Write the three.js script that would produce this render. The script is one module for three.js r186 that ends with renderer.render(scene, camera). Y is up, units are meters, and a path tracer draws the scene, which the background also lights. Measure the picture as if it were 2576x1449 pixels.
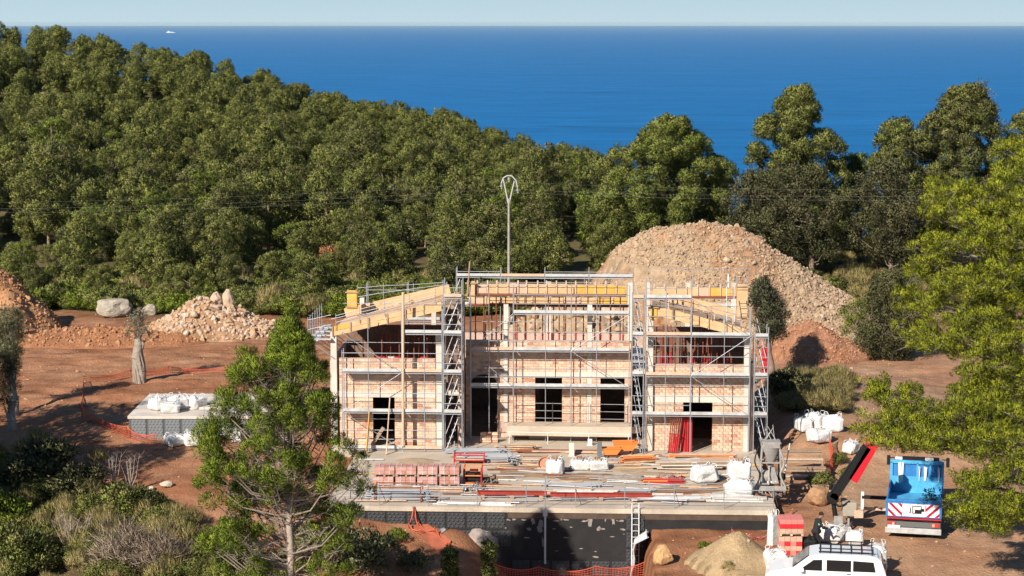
import * as THREE from 'three';
import { mergeGeometries } from 'three/addons/utils/BufferGeometryUtils.js';
import { RoundedBoxGeometry } from 'three/addons/geometries/RoundedBoxGeometry.js';
import { MarchingCubes } from 'three/addons/objects/MarchingCubes.js';
import { ImprovedNoise } from 'three/addons/math/ImprovedNoise.js';

// ---------- camera, sky, sun, exposure ----------
const scene = new THREE.Scene();
const rad = d => d * Math.PI / 180;
const PITCH = rad(7.586), EYE = new THREE.Vector3(0, 22.06, 102), FOC = 5009;
const camera = new THREE.PerspectiveCamera(16.45, 16 / 9, 1, 250000);
camera.position.copy(EYE); camera.rotation.set(-PITCH, 0, 0);
const renderer = new THREE.WebGLRenderer({ antialias: true });
renderer.setSize(1024, 576);
renderer.toneMapping = THREE.LinearToneMapping;
renderer.toneMappingExposure = 1.5;
renderer.shadowMap.enabled = true;
{
  // clear sky: pale at the horizon, deeper blue above
  const w = 64, h = 512, data = new Float32Array(w * h * 4);
  const lerp3 = (a, b, t) => a.map((v, i) => v + (b[i] - v) * t);
  for (let j = 0; j < h; j++) {
    const el = (j + 0.5) / h * 180 - 90, e = Math.max(0, el);
    const c = lerp3([0.365, 0.475, 0.525], lerp3([0.12, 0.235, 0.37], [0.018, 0.055, 0.16], Math.min(1, e / 70) ** 0.7), Math.min(1, e / 9) ** 0.8);
    for (let i = 0; i < w; i++) data.set([c[0], c[1], c[2], 1], (j * w + i) * 4);
  }
  const t = new THREE.DataTexture(data, w, h, THREE.RGBAFormat, THREE.FloatType);
  t.mapping = THREE.EquirectangularReflectionMapping; t.magFilter = THREE.LinearFilter; t.minFilter = THREE.LinearFilter; t.needsUpdate = true;
  scene.background = t; scene.environment = t; scene.environmentIntensity = 1;
}
const SUN_AZ = rad(33), SUN_EL = rad(32);
const sun = new THREE.DirectionalLight(new THREE.Color(1, 0.92, 0.8), 5);
sun.position.set(-Math.sin(SUN_AZ) * Math.cos(SUN_EL), Math.sin(SUN_EL), Math.cos(SUN_AZ) * Math.cos(SUN_EL)).multiplyScalar(200);
sun.castShadow = true; sun.shadow.mapSize.set(4096, 4096); sun.shadow.normalBias = 0.05;
Object.assign(sun.shadow.camera, { left: -110, right: 110, top: 90, bottom: -90, near: 1, far: 520 });
scene.add(sun, sun.target);

// ---------- helpers ----------
function mulberry(a) { return () => { a |= 0; a = a + 0x6D2B79F5 | 0; let t = Math.imul(a ^ a >>> 15, 1 | a); t = t + Math.imul(t ^ t >>> 7, 61 | t) ^ t; return ((t ^ t >>> 14) >>> 0) / 4294967296; }; }
const rnd = mulberry(20731);
const rr = (a, b, r = rnd) => a + (b - a) * r();
const V = (x, y, z) => new THREE.Vector3(x, y, z);
const clamp = (x, a = 0, b = 1) => Math.min(b, Math.max(a, x));
const sm = (a, b, x) => { const t = clamp((x - a) / (b - a)); return t * t * (3 - 2 * t); };
const lerp = (a, b, t) => a + (b - a) * t;
const table = (pts, x) => { if (x <= pts[0][0]) return pts[0][1]; for (let i = 1; i < pts.length; i++) if (x <= pts[i][0]) return lerp(pts[i - 1][1], pts[i][1], (x - pts[i - 1][0]) / (pts[i][0] - pts[i - 1][0])); return pts[pts.length - 1][1]; };
const perlin = new ImprovedNoise();
const n2 = (x, y, s = 0) => perlin.noise(x, y, 7.3 + s * 13.7);
const fbm = (x, y, o = 4, s = 0) => { let v = 0, a = 0.5; for (let i = 0; i < o; i++) { v += a * n2(x, y, s + i); x *= 2.03; y *= 2.03; a *= 0.5; } return v; };
// a point of the place, surveyed on the photograph (2576 px wide), at a given z
const ray = (u, v) => { const d = V((u - 1288) / FOC, -(v - 724.5) / FOC, -1); return d.applyAxisAngle(V(1, 0, 0), -PITCH); };
const at = (u, v, z) => { const d = ray(u, v); return EYE.clone().addScaledVector(d, (z - EYE.z) / d.z); };
const TURN = rad(-2.7);   // the house stands a little askew
const hw = (x, y, z) => V(x, y, z).applyAxisAngle(V(0, 1, 0), TURN);
const hp = (u, v, z) => {   // house-frame x, y on the house-frame plane z
  const d = ray(u, v).applyAxisAngle(V(0, 1, 0), -TURN), e = EYE.clone().applyAxisAngle(V(0, 1, 0), -TURN);
  return e.addScaledVector(d, (z - e.z) / d.z);
};

const taken = {};
function numbered(n) { taken[n] = (taken[n] ?? -1) + 1; return taken[n] ? n + '_' + String(taken[n]).padStart(3, '0') : n; }
function shade(o) { o.castShadow = o.receiveShadow = true; return o; }
function planar(g) {   // uv in metres, projected along each face's own main axis
  const p = g.attributes.position, n = g.attributes.normal, uv = new Float32Array(p.count * 2);
  for (let i = 0; i < p.count; i++) {
    const ax = Math.abs(n.getX(i)), ay = Math.abs(n.getY(i)), az = Math.abs(n.getZ(i));
    if (ay >= ax && ay >= az) { uv[2 * i] = p.getX(i); uv[2 * i + 1] = p.getZ(i); }
    else if (ax >= az) { uv[2 * i] = p.getZ(i); uv[2 * i + 1] = p.getY(i); }
    else { uv[2 * i] = p.getX(i); uv[2 * i + 1] = p.getY(i); }
  }
  g.setAttribute('uv', new THREE.BufferAttribute(uv, 2)); return g;
}
function join(list) {
  list = (Array.isArray(list) ? list : [list]).map(g => g.index ? g.toNonIndexed() : g);
  const col = list.some(g => g.attributes.color);
  for (const g of list) {
    for (const k of Object.keys(g.attributes)) if (!['position', 'normal', 'color'].includes(k)) g.deleteAttribute(k);
    if (col && !g.attributes.color) g.setAttribute('color', new THREE.BufferAttribute(new Float32Array(g.attributes.position.count * 3).fill(1), 3));
  }
  return planar(list.length > 1 ? mergeGeometries(list) : list[0]);
}
function obj(name, geo, m, parent = scene) {
  const o = shade(new THREE.Mesh(join(geo), m));
  o.name = parent === scene ? numbered(name) : name; parent.add(o); return o;
}
function reuse(name, geometry, m, parent, pos, rot) { const o = shade(new THREE.Mesh(geometry, m)); o.name = name; if (pos) o.position.set(...pos); if (rot) o.rotation.set(...rot); parent.add(o); return o; }
function tag(o, label, category, group) { o.userData.label = label; o.userData.category = category; if (group) o.userData.group = group; return o; }
function thing(name, label, category, p = [0, 0, 0], turn = 0, group) {
  const o = new THREE.Group(); o.name = numbered(name); scene.add(o);
  if (p.isVector3) o.position.copy(p); else o.position.set(...p);
  o.rotation.y = turn; return tag(o, label, category, group);
}
const hthing = (name, label, cat, x = 0, y = 0, z = 0, turn = 0, group) => thing(name, label, cat, hw(x, y, z), TURN + turn, group);
const structure = (o) => { o.userData.kind = 'structure'; return o; };
const stuff = (o) => { o.userData.kind = 'stuff'; return o; };
function copyOf(o, label, pos, turn, scale) {
  const c = o.clone(); c.name = numbered(o.name.replace(/_\d{3}$/, '')); c.userData = { ...o.userData, label: label ?? o.userData.label }; scene.add(c);
  if (pos) c.position.copy(pos); if (turn !== undefined) c.rotation.y = turn; if (scale) c.scale.setScalar(scale); return c;
}
function box(w, h, d, x = 0, y = 0, z = 0, rx = 0, ry = 0, rz = 0) { const g = new THREE.BoxGeometry(w, h, d); if (rz) g.rotateZ(rz); if (rx) g.rotateX(rx); if (ry) g.rotateY(ry); return g.translate(x, y, z); }
const span = (x0, x1, y0, y1, z0, z1) => box(x1 - x0, y1 - y0, z1 - z0, (x0 + x1) / 2, (y0 + y1) / 2, (z0 + z1) / 2);
function rbox(w, h, d, r, x = 0, y = 0, z = 0, seg = 2) { return new RoundedBoxGeometry(w, h, d, seg, r).translate(x, y, z); }
function bar(p, q, r, seg = 6, r2) {
  p = p.isVector3 ? p : V(...p); q = q.isVector3 ? q : V(...q);
  const d = q.clone().sub(p), L = d.length(), g = new THREE.CylinderGeometry(r2 ?? r, r, L, seg, 1);
  g.applyQuaternion(new THREE.Quaternion().setFromUnitVectors(V(0, 1, 0), d.normalize()));
  return g.translate((p.x + q.x) / 2, (p.y + q.y) / 2, (p.z + q.z) / 2);
}
function plank(p, q, w, t, up = V(0, 1, 0)) {   // a board from p to q
  p = p.isVector3 ? p : V(...p); q = q.isVector3 ? q : V(...q);
  const d = q.clone().sub(p), L = d.length(); d.normalize();
  const s = new THREE.Vector3().crossVectors(up, d).normalize(), n = new THREE.Vector3().crossVectors(d, s);
  const g = new THREE.BoxGeometry(w, t, L); g.applyMatrix4(new THREE.Matrix4().makeBasis(s, n, d));
  return g.translate((p.x + q.x) / 2, (p.y + q.y) / 2, (p.z + q.z) / 2);
}
function tint(g, c) { if (g.index) g = g.toNonIndexed(); const n = g.attributes.position.count, a = new Float32Array(n * 3); for (let i = 0; i < n; i++) a.set(c, i * 3); g.setAttribute('color', new THREE.BufferAttribute(a, 3)); return g; }
function prism(pts, depth, bevel = 0) {   // outline in x,y, extruded along +z
  const s = new THREE.Shape(); pts.forEach(([x, y], i) => i ? s.lineTo(x, y) : s.moveTo(x, y));
  return new THREE.ExtrudeGeometry(s, { depth, bevelEnabled: bevel > 0, bevelSize: bevel, bevelThickness: bevel, bevelSegments: 2, curveSegments: 10 });
}
function rock(r, seed, flat = 0.75) {   // an angular stone, own outline
  const g0 = new THREE.IcosahedronGeometry(r, 1), p = g0.attributes.position, q = mulberry(seed);
  const a = [...Array(9)].map(() => { const d = V(q() - 0.5, q() - 0.5, q() - 0.5).normalize(); return [d, rr(0.38, 0.8, q) * r]; });
  const v = V(0, 0, 0), sx = rr(0.8, 1.25, q), sz = rr(0.75, 1.2, q);
  for (let i = 0; i < p.count; i++) {
    v.fromBufferAttribute(p, i);
    for (const [d, k] of a) { const t = v.dot(d); if (t > k) v.addScaledVector(d, k - t); }
    p.setXYZ(i, v.x * sx, v.y * flat, v.z * sz);
  }
  g0.computeVertexNormals(); return join(g0);
}
function boulderGeo(seed) {   // a weathered boulder: broad faces, worn edges
  const g = new THREE.IcosahedronGeometry(1, 4), p = g.attributes.position, q = mulberry(seed), v = V(0, 0, 0), cut = [...Array(8)].map(() => [V(q() - 0.5, q() - 0.5, q() - 0.5).normalize(), rr(0.62, 0.92, q)]);
  for (let i = 0; i < p.count; i++) { v.fromBufferAttribute(p, i); for (const [d, k] of cut) { const t = v.dot(d) - k; if (t > 0) v.addScaledVector(d, -t * 0.85); } v.multiplyScalar(1 + 0.16 * perlin.noise(v.x * 2 + seed, v.y * 2, v.z * 2) + 0.07 * perlin.noise(v.x * 6, v.y * 6 + seed, v.z * 6)); p.setXYZ(i, v.x, v.y, v.z); }
  g.computeVertexNormals(); return join(g);
}
// textures: value grain of real matter, tiling
function noiseTex(size, fn, rep, srgb = false) {
  const d = new Uint8Array(size * size * 4);
  for (let j = 0; j < size; j++) for (let i = 0; i < size; i++) { const c = fn(i / size, j / size); d.set([clamp(c[0]) * 255, clamp(c[1]) * 255, clamp(c[2]) * 255, 255], (j * size + i) * 4); }
  const t = new THREE.DataTexture(d, size, size); t.wrapS = t.wrapT = THREE.RepeatWrapping; t.magFilter = THREE.LinearFilter; t.minFilter = THREE.LinearMipmapLinearFilter; t.generateMipmaps = true;
  if (srgb) t.colorSpace = THREE.SRGBColorSpace; t.repeat.set(rep, rep); t.needsUpdate = true; return t;
}
const tn = (x, y, f, s) => {   // tiling noise: four corners blended
  const a = fbm(x * f, y * f, 4, s), b = fbm((x - 1) * f, y * f, 4, s), c = fbm(x * f, (y - 1) * f, 4, s), d = fbm((x - 1) * f, (y - 1) * f, 4, s);
  return (a * (1 - x) + b * x) * (1 - y) + (c * (1 - x) + d * x) * y;
};
const T = {
  mottle: noiseTex(256, (x, y) => { const v = 0.8 + 0.55 * tn(x, y, 6, 1) + 0.35 * tn(x, y, 40, 2); return [v, v, v]; }, 0.35),
  concrete: noiseTex(512, (x, y) => { const v = 0.84 + 0.4 * tn(x, y, 5, 3) + 0.25 * tn(x, y, 50, 4) - 0.5 * Math.max(0, tn(x, y, 9, 9) - 0.16); return [v, v * 0.985, v * 0.965]; }, 0.16),
  wood: noiseTex(256, (x, y) => { const v = 0.82 + 0.45 * tn(x, y, 3, 5) + 0.2 * Math.sin((y * 30 + 6 * tn(x, y, 3, 6)) * 6.283); return [v, v * 0.95, v * 0.88]; }, 0.6),
  soil: noiseTex(512, (x, y) => { const v = 0.82 + 0.5 * tn(x, y, 8, 7) + 0.45 * tn(x, y, 60, 8); return [v, v * 0.97, v * 0.93]; }, 0.2),
  rough: noiseTex(256, (x, y) => { const v = 0.5 + 0.9 * tn(x, y, 14, 11) + 0.5 * tn(x, y, 50, 12); return [v, v, v]; }, 0.5),
};
function M(c, rough = 0.85, o = {}) { const m = new THREE.MeshPhysicalMaterial({ roughness: rough, specularIntensity: 0.5, ...o }); m.color.setRGB(...c); return m; }
const bumpy = (k = 0.01) => ({ bumpMap: T.rough, bumpScale: k });
const K = {
  concrete: M([0.56, 0.475, 0.385], 0.9, { map: T.concrete, ...bumpy(0.004) }),
  concreteLight: M([0.68, 0.61, 0.54], 0.9, { map: T.concrete }),
  mortar: M([0.6, 0.43, 0.35], 0.95, { map: T.mottle }),
  brickMix: M([1, 1, 1], 0.9, { vertexColors: true, map: T.mottle }),
  galv: M([0.42, 0.43, 0.45], 0.45, { metalness: 0.55 }),
  platform: M([0.64, 0.63, 0.62], 0.5, { metalness: 0.2, map: T.mottle }),
  rust: M([0.28, 0.09, 0.055], 0.8, { map: T.mottle }),
  red: M([0.42, 0.025, 0.03], 0.5, {}),
  timber: M([0.72, 0.48, 0.28], 0.85, { map: T.wood }),
  timberOld: M([0.4, 0.29, 0.21], 0.9, { map: T.wood }),
  timberPink: M([0.68, 0.5, 0.39], 0.9, { map: T.wood }),
  yellow: M([0.74, 0.45, 0.11], 0.7, { map: T.wood }),
  black: M([0.011, 0.011, 0.012], 0.65, {}),
  white: M([0.76, 0.76, 0.75], 0.8, { map: T.mottle }),
  bag: M([0.74, 0.73, 0.71], 0.85, { map: T.mottle, ...bumpy(0.02) }),
  dusty: M([0.4, 0.375, 0.35], 0.8, { map: T.mottle, metalness: 0.15 }),
  orange: M([0.72, 0.22, 0.05], 0.6, {}),
  netting: M([0.62, 0.12, 0.06], 0.8, { side: THREE.DoubleSide }),
};
// ---------- terrain ----------
const RIDGE = x => table([[-60, 300], [-10, 290], [14, 235], [24, 212], [60, 205]], x);
const CREST = x => table([[-140, 24], [-75, 17.2], [-47, 12.3], [-31, 8.3], [-14, 5.0], [-2, 3.0], [14, 0.5], [24, -0.6], [60, 0]], x);
function height(x, z) {
  const d = 102 - z;
  // pad and hillside
  let h = -0.15 + 0.1 * fbm(x * 0.12, z * 0.12, 3, 1);
  const R = RIDGE(x), t = clamp((d - 158) / (R - 158));
  if (d > 158) h += CREST(x) * (t * t * (3 - 2 * t) * 0.55 + t * 0.45) + 0.9 * fbm(x * 0.05, z * 0.05, 3, 2) * Math.min(1, t * 4);
  if (d > R) h -= Math.min(135, (d - R) * 0.16 + ((d - R) * 0.028) ** 2);
  // the ground falls towards the viewer
  const left = table([[-16, 0], [-9, -0.7], [-4, -1.15], [2, -1.7], [14, -3.7], [26, -6], [60, -14]], z);
  const right = table([[-20, 0], [-6, -0.35], [10, -0.5], [18, -0.75], [26, -1.1], [40, -3], [60, -7]], z);
  h += 0.95 * sm(13.6, 15.6, x) * (1 - sm(23, 29, x)) * sm(-24, -14, z) * (1 - sm(-1.5, 4.5, z));
  const side = sm(-10, 8, x);
  h += lerp(left, right, side) * (1 - sm(140, 150, d) * 0);
  h += (0.2 * fbm(x * 0.5, z * 0.5, 4, 3) + 0.07 * fbm(x * 1.7, z * 0.9, 3, 15) + 0.3 * fbm(x * 0.26, z * 1.5, 3, 16) * sm(-8, -16, z)) * (1 - sm(120, 170, d));
  if (z < -10 && z > -52 && x < 16) for (const [a, b, c] of [[-24, 0.12, 0.9], [-31, -0.07, 2.1], [-38, 0.05, 0.3]]) for (const w of [0, 1.7]) { const e = z - (a + b * (x + 20) + 1.3 * Math.sin(x * 0.13 + c) + w); h -= 0.09 * Math.exp(-((e / 0.24) ** 2)) - 0.04 * Math.exp(-(((Math.abs(e) - 0.42) / 0.18) ** 2)); }
  // dug out in front of the deck, and below house and deck
  const q = V(x, 0, z).applyAxisAngle(V(0, 1, 0), -TURN);
  if (q.z > 10 && q.z < 50) {
    const bankL = table([[10, -0.55], [13, -0.6], [16, -1.2], [20, -2.4], [30, -5]], q.z) - 0.11 * (q.x + 6.5), bankR = table([[10, -0.85], [16, -1.0], [24, -1.4], [40, -3.2]], q.z);
    const inL = sm(-10, -8.6, q.x), inR = 1 - sm(13, 15, q.x);
    let g = h;
    if (q.x < 3.2) { g = lerp(h, bankL + 0.25 * fbm(x * 0.6, z * 0.6, 3, 4), inL); g = lerp(g, -4.7, sm(-1.8 - 0.6 * n2(z * 0.4, 1), 2.3, q.x + 0.1 * (q.z - 12.7))); }
    else { g = lerp(-4.7, bankR + 0.22 * fbm(x * 0.6, z * 0.6, 3, 5), sm(6.3 + 0.2 * n2(z * 0.5, 2), 6.95, q.x)); g = lerp(h, g, inR); }
    h = lerp(h, g, sm(10, 11.5, q.z) * (1 - sm(32, 50, q.z)));
  }
  if (q.z < 12.6 && q.z > -11 && q.x > -8.2 && q.x < 12.8) {
    const e = Math.min(q.x + 8.2, 12.8 - q.x, 12.6 - q.z, q.z + 11);
    h = Math.min(h, lerp(h, -2.2, sm(0.15, 0.9, e)));
  }
  return h;
}
const groundPoint = (u, v) => { const d = ray(u, v), p = EYE.clone(); let s = 40; for (let i = 0; i < 4000; i++) { s += 0.12; p.copy(EYE).addScaledVector(d, s); if (p.y <= height(p.x, p.z)) break; } return V(p.x, height(p.x, p.z), p.z); };
const onGround = (x, z) => V(x, height(x, z), z);
{
  const axis = (a, b, fine0, fine1, f, c) => { const r = []; let x = a; while (x < b) { r.push(x); const k = x < fine0 ? Math.min(1, (fine0 - x) / 30) : x > fine1 ? Math.min(1, (x - fine1) / 30) : 0; x += f + (c - f) * k; } r.push(b); return r; };
  const xs = axis(-190, 190, -32, 32, 0.36, 5), zs = axis(-620, 66, -62, 34, 0.36, 4);
  const nx = xs.length, nz = zs.length, pos = new Float32Array(nx * nz * 3), col = new Float32Array(nx * nz * 3), uv = new Float32Array(nx * nz * 2), idx = [];
  const C = { soil: [0.36, 0.16, 0.084], pale: [0.49, 0.27, 0.16], dark: [0.2, 0.083, 0.044], grass: [0.16, 0.145, 0.06], litter: [0.15, 0.1, 0.06], stone: [0.5, 0.42, 0.33], track: [0.46, 0.29, 0.185] };
  const mix = (a, b, t) => [lerp(a[0], b[0], t), lerp(a[1], b[1], t), lerp(a[2], b[2], t)];
  for (let j = 0; j < nz; j++) for (let i = 0; i < nx; i++) {
    const x = xs[i], z = zs[j], k = j * nx + i, d = 102 - z;
    pos.set([x, height(x, z), z], k * 3); uv.set([x, z], k * 2);
    let c = mix(C.soil, C.pale, clamp(0.35 + 1.3 * fbm(x * 0.22, z * 0.3, 4, 6)));
    c = mix(c, C.dark, clamp(2.4 * fbm(x * 0.35 + 5, z * 0.7, 4, 7)));
    if (x > 12) c = mix(c, C.track, sm(12, 16, x) * clamp(0.7 + fbm(x * 0.2, z * 0.2, 3, 8)));
    const wild = sm(148, 156, d + 6 * n2(x * 0.08, 3));
    c = mix(c, mix(C.litter, C.grass, clamp(0.5 + 2 * fbm(x * 0.15, z * 0.15, 3, 9))), wild);
    const lowerLeft = sm(-2.6, 1.5, z - 0.79 * (x + 26) + 3 * n2(x * 0.2, z * 0.2, 4)) * (1 - sm(-11.5, -9.5, x));
    c = mix(c, mix(C.grass, C.litter, clamp(0.4 + 2 * fbm(x * 0.3, z * 0.3, 3, 9))), lowerLeft);
    c = mix(c, C.stone, 0.5 * clamp(3 * (fbm(x * 0.35, z * 0.35, 4, 14) - 0.22)));
    col.set(c, k * 3);
  }
  for (let j = 0; j < nz - 1; j++) for (let i = 0; i < nx - 1; i++) { const a = j * nx + i, b = a + 1, c = a + nx, e = c + 1; idx.push(a, c, b, b, c, e); }
  const g = new THREE.BufferGeometry(); g.setAttribute('position', new THREE.BufferAttribute(pos, 3)); g.setAttribute('color', new THREE.BufferAttribute(col, 3)); g.setAttribute('uv', new THREE.BufferAttribute(uv, 2)); g.setIndex(idx); g.computeVertexNormals();
  const m = M([1, 1, 1], 0.97, { vertexColors: true, map: T.soil, bumpMap: T.rough, bumpScale: 0.06, specularIntensity: 0.15 });
  const ground = shade(new THREE.Mesh(g, m)); ground.name = 'ground'; structure(ground); scene.add(ground); taken.ground = 0;
  console.log('ground', nx, nz);
}
{ // the sea, far below, out to the horizon
  const rings = [350, 700, 1400, 2800, 5600, 11000, 22000, 44000, 100000], seg = 48, pos = [], uv = [], idx = [];
  rings.forEach(r => { for (let k = 0; k <= seg; k++) { const a = Math.PI * (k / seg); pos.push(Math.cos(a) * r, -130, EYE.z - Math.sin(a) * r); uv.push(Math.cos(a) * r, Math.sin(a) * r); } });
  for (let j = 0; j < rings.length - 1; j++) for (let k = 0; k < seg; k++) { const a = j * (seg + 1) + k; idx.push(a, a + 1, a + seg + 1, a + 1, a + seg + 2, a + seg + 1); }
  const g = new THREE.BufferGeometry(); g.setAttribute('position', new THREE.Float32BufferAttribute(pos, 3)); g.setAttribute('uv', new THREE.Float32BufferAttribute(uv, 2)); g.setIndex(idx); g.computeVertexNormals();
  const swell = noiseTex(512, (x, y) => { const v = 0.84 + 0.2 * tn(x, y, 5, 21) + 0.35 * tn(x, y, 30, 22) + 0.25 * tn(x, y, 70, 23); return [v * 0.97, v, v * 1.02]; }, 1);
  swell.repeat.set(1 / 3400, 1 / 1500);
  const sea = shade(new THREE.Mesh(g, M([0.008, 0.155, 0.4], 0.75, { map: swell, specularIntensity: 0.12 }))); sea.name = 'sea'; structure(sea); scene.add(sea);
}
scene.fog = new THREE.FogExp2(new THREE.Color(0.68, 0.88, 0.97), 1.1e-5);
// ---------- vegetation ----------
// foliage: blobs of clumps of single leaf or needle-tuft faces, all real geometry
function leafCloud(q, blobs, o) {
  const P = [], N = [], C = [], d = V(0, 0, 0), dir = V(0, 0, 0), side = V(0, 0, 0), a = V(0, 0, 0), b = V(0, 0, 0), e = V(0, 0, 0), f = V(0, 0, 0), nn = V(0, 0, 0), cdir = V(0, 0, 0);
  const unit = (t, low = -1) => { const y = rr(low, 1, q), k = q() * 6.2832, s = Math.sqrt(1 - y * y); return t.set(s * Math.cos(k), y, s * Math.sin(k)); };
  for (const bl of blobs) {
    const r = (bl.r[0] + bl.r[1] + bl.r[2]) / 3, n = Math.max(3, Math.round(12.6 * r * r * o.density));
    for (let i = 0; i < n; i++) {
      unit(d, o.low ?? -0.75); const k = rr(0.62, 1.06, q) ** 0.8;
      const cx = bl.c.x + d.x * bl.r[0] * k, cy = bl.c.y + d.y * bl.r[1] * k, cz = bl.c.z + d.z * bl.r[2] * k;
      const t = q(), cc = o.cols[Math.floor(q() * o.cols.length)], c2 = o.cols[Math.floor(q() * o.cols.length)];
      const cr = o.clumpR * rr(0.7, 1.3, q), m = Math.round(o.leaves * rr(0.7, 1.3, q));
      for (let j = 0; j < m; j++) {
        unit(dir); const rd = Math.cbrt(q()) * cr;
        a.set(cx + dir.x * rd, cy + dir.y * rd, cz + dir.z * rd); cdir.copy(dir);
        dir.addScaledVector(d, 0.7); dir.y += o.up; dir.normalize();
        unit(e); side.crossVectors(dir, e).normalize();
        const L = o.L * rr(0.6, 1.3, q), w = o.W * rr(0.7, 1.3, q);
        b.copy(a).addScaledVector(dir, L); e.copy(a).addScaledVector(side, w).addScaledVector(dir, L * 0.25); f.copy(a).addScaledVector(side, -w).addScaledVector(dir, L * 0.25);
        nn.crossVectors(side, dir); if (nn.dot(d) < 0) nn.negate();
        nn.multiplyScalar(0.45).addScaledVector(d, 0.5).addScaledVector(cdir, 0.6).normalize();
        if (a.dot(nn) === 0) continue;
        const v = rr(0.75, 1.25, q), u = t * 0.6 + q() * 0.4;
        for (const p of [e, f, b]) { P.push(p.x, p.y, p.z); N.push(nn.x, nn.y, nn.z); C.push(lerp(cc[0], c2[0], u) * v, lerp(cc[1], c2[1], u) * v, lerp(cc[2], c2[2], u) * v); }
      }
    }
  }
  const g = new THREE.BufferGeometry();
  g.setAttribute('position', new THREE.Float32BufferAttribute(P, 3)); g.setAttribute('normal', new THREE.Float32BufferAttribute(N, 3)); g.setAttribute('color', new THREE.Float32BufferAttribute(C, 3));
  return g;
}
const leafM = M([1.9, 1.85, 1.7], 1, { vertexColors: true, side: THREE.DoubleSide, specularIntensity: 0.2, transmission: 0.15, thickness: 0 });
const barkM = M([0.3, 0.22, 0.17], 0.95, { map: T.mottle, ...bumpy(0.03) });
const greyBarkM = M([0.36, 0.31, 0.27], 0.95, { map: T.mottle, ...bumpy(0.03) });
const GREEN = {
  hill: [[0.112, 0.132, 0.036], [0.138, 0.15, 0.042], [0.085, 0.104, 0.031], [0.155, 0.152, 0.056]],
  fresh: [[0.105, 0.14, 0.026], [0.092, 0.12, 0.026], [0.13, 0.156, 0.034]],
  olive: [[0.1, 0.11, 0.06], [0.14, 0.145, 0.085], [0.075, 0.085, 0.045]],
  oak: [[0.058, 0.068, 0.03], [0.08, 0.083, 0.038], [0.105, 0.097, 0.052]],
  lime: [[0.168, 0.19, 0.018], [0.13, 0.154, 0.017], [0.208, 0.216, 0.024]],
  near: [[0.11, 0.145, 0.018], [0.085, 0.12, 0.017], [0.14, 0.168, 0.026]],
  straw: [[0.3, 0.24, 0.12], [0.22, 0.19, 0.09], [0.17, 0.16, 0.06]],
  dead: [[0.27, 0.13, 0.06], [0.22, 0.12, 0.065]],
  dry: [[0.25, 0.2, 0.17], [0.19, 0.15, 0.12]],
};
function limb(pts, r0, r1, seg = 6) { const g = []; for (let i = 0; i < pts.length - 1; i++) { const a = lerp(r0, r1, i / (pts.length - 1)), b = lerp(r0, r1, (i + 1) / (pts.length - 1)); g.push(bar(pts[i], pts[i + 1], a, seg, b)); } return g; }
function hillPine(seed, H, Rw, cols, dens = 3.6) {   // a forest pine: trunk at the origin, lumpy dome of a crown
  const q = mulberry(seed), blobs = [], wood = [];
  const base = H * 0.1, mid = H * 0.58, n = 13;
  wood.push(...limb([V(0, -0.6, 0), V(rr(-.15, .15, q), base, rr(-.15, .15, q)), V(rr(-.3, .3, q), mid, rr(-.3, .3, q)), V(0, H * 0.86, 0)], 0.16, 0.05));
  for (let i = 0; i < n; i++) {
    const k = (i + 0.5) / n, y = lerp(base + 0.5, H - 0.7, k), env = Rw * Math.sin(Math.PI * Math.min(1, 0.28 + 0.72 * (1 - k) ** 0.8)) ** 0.8 * (k > 0.85 ? 0.5 : 1);
    const a = i * 2.4 + rr(-0.5, 0.5, q), dd = env * rr(0.35, 0.75, q), r = rr(0.55, 1.05, q) * Rw / 2.4;
    const c = V(Math.cos(a) * dd, y, Math.sin(a) * dd); blobs.push({ c, r: [r * 1.12, r * rr(0.75, 1.0, q), r * 1.12] });
    wood.push(bar(V(0, y - 0.9, 0), c, 0.06, 5, 0.02));
  }
  const crown = leafCloud(q, blobs, { density: dens, leaves: 44, clumpR: 0.25, L: 0.18, W: 0.04, up: 0.8, cols });
  return { wood: join(wood), crown: join(crown) };
}
function plant(name, label, cat, proto, pos, turn, sc, group, wm = barkM) {
  const o = thing(name, label, cat, pos, turn, group); o.scale.set(sc, sc * (proto.sy ?? 1), sc);
  reuse('trunk', proto.wood, wm, o); reuse('crown', proto.crown, leafM, o); return o;
}
const PINES = [0, 1, 2, 3, 4, 5, 6].map(i => hillPine(101 + i * 7, 6.0 + (i % 3) * 1.0, 2.1 + (i % 2) * 0.5, i === 4 ? GREEN.fresh : i === 6 ? GREEN.olive.concat(GREEN.hill) : i === 5 ? GREEN.oak.concat(GREEN.hill) : GREEN.hill));
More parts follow.
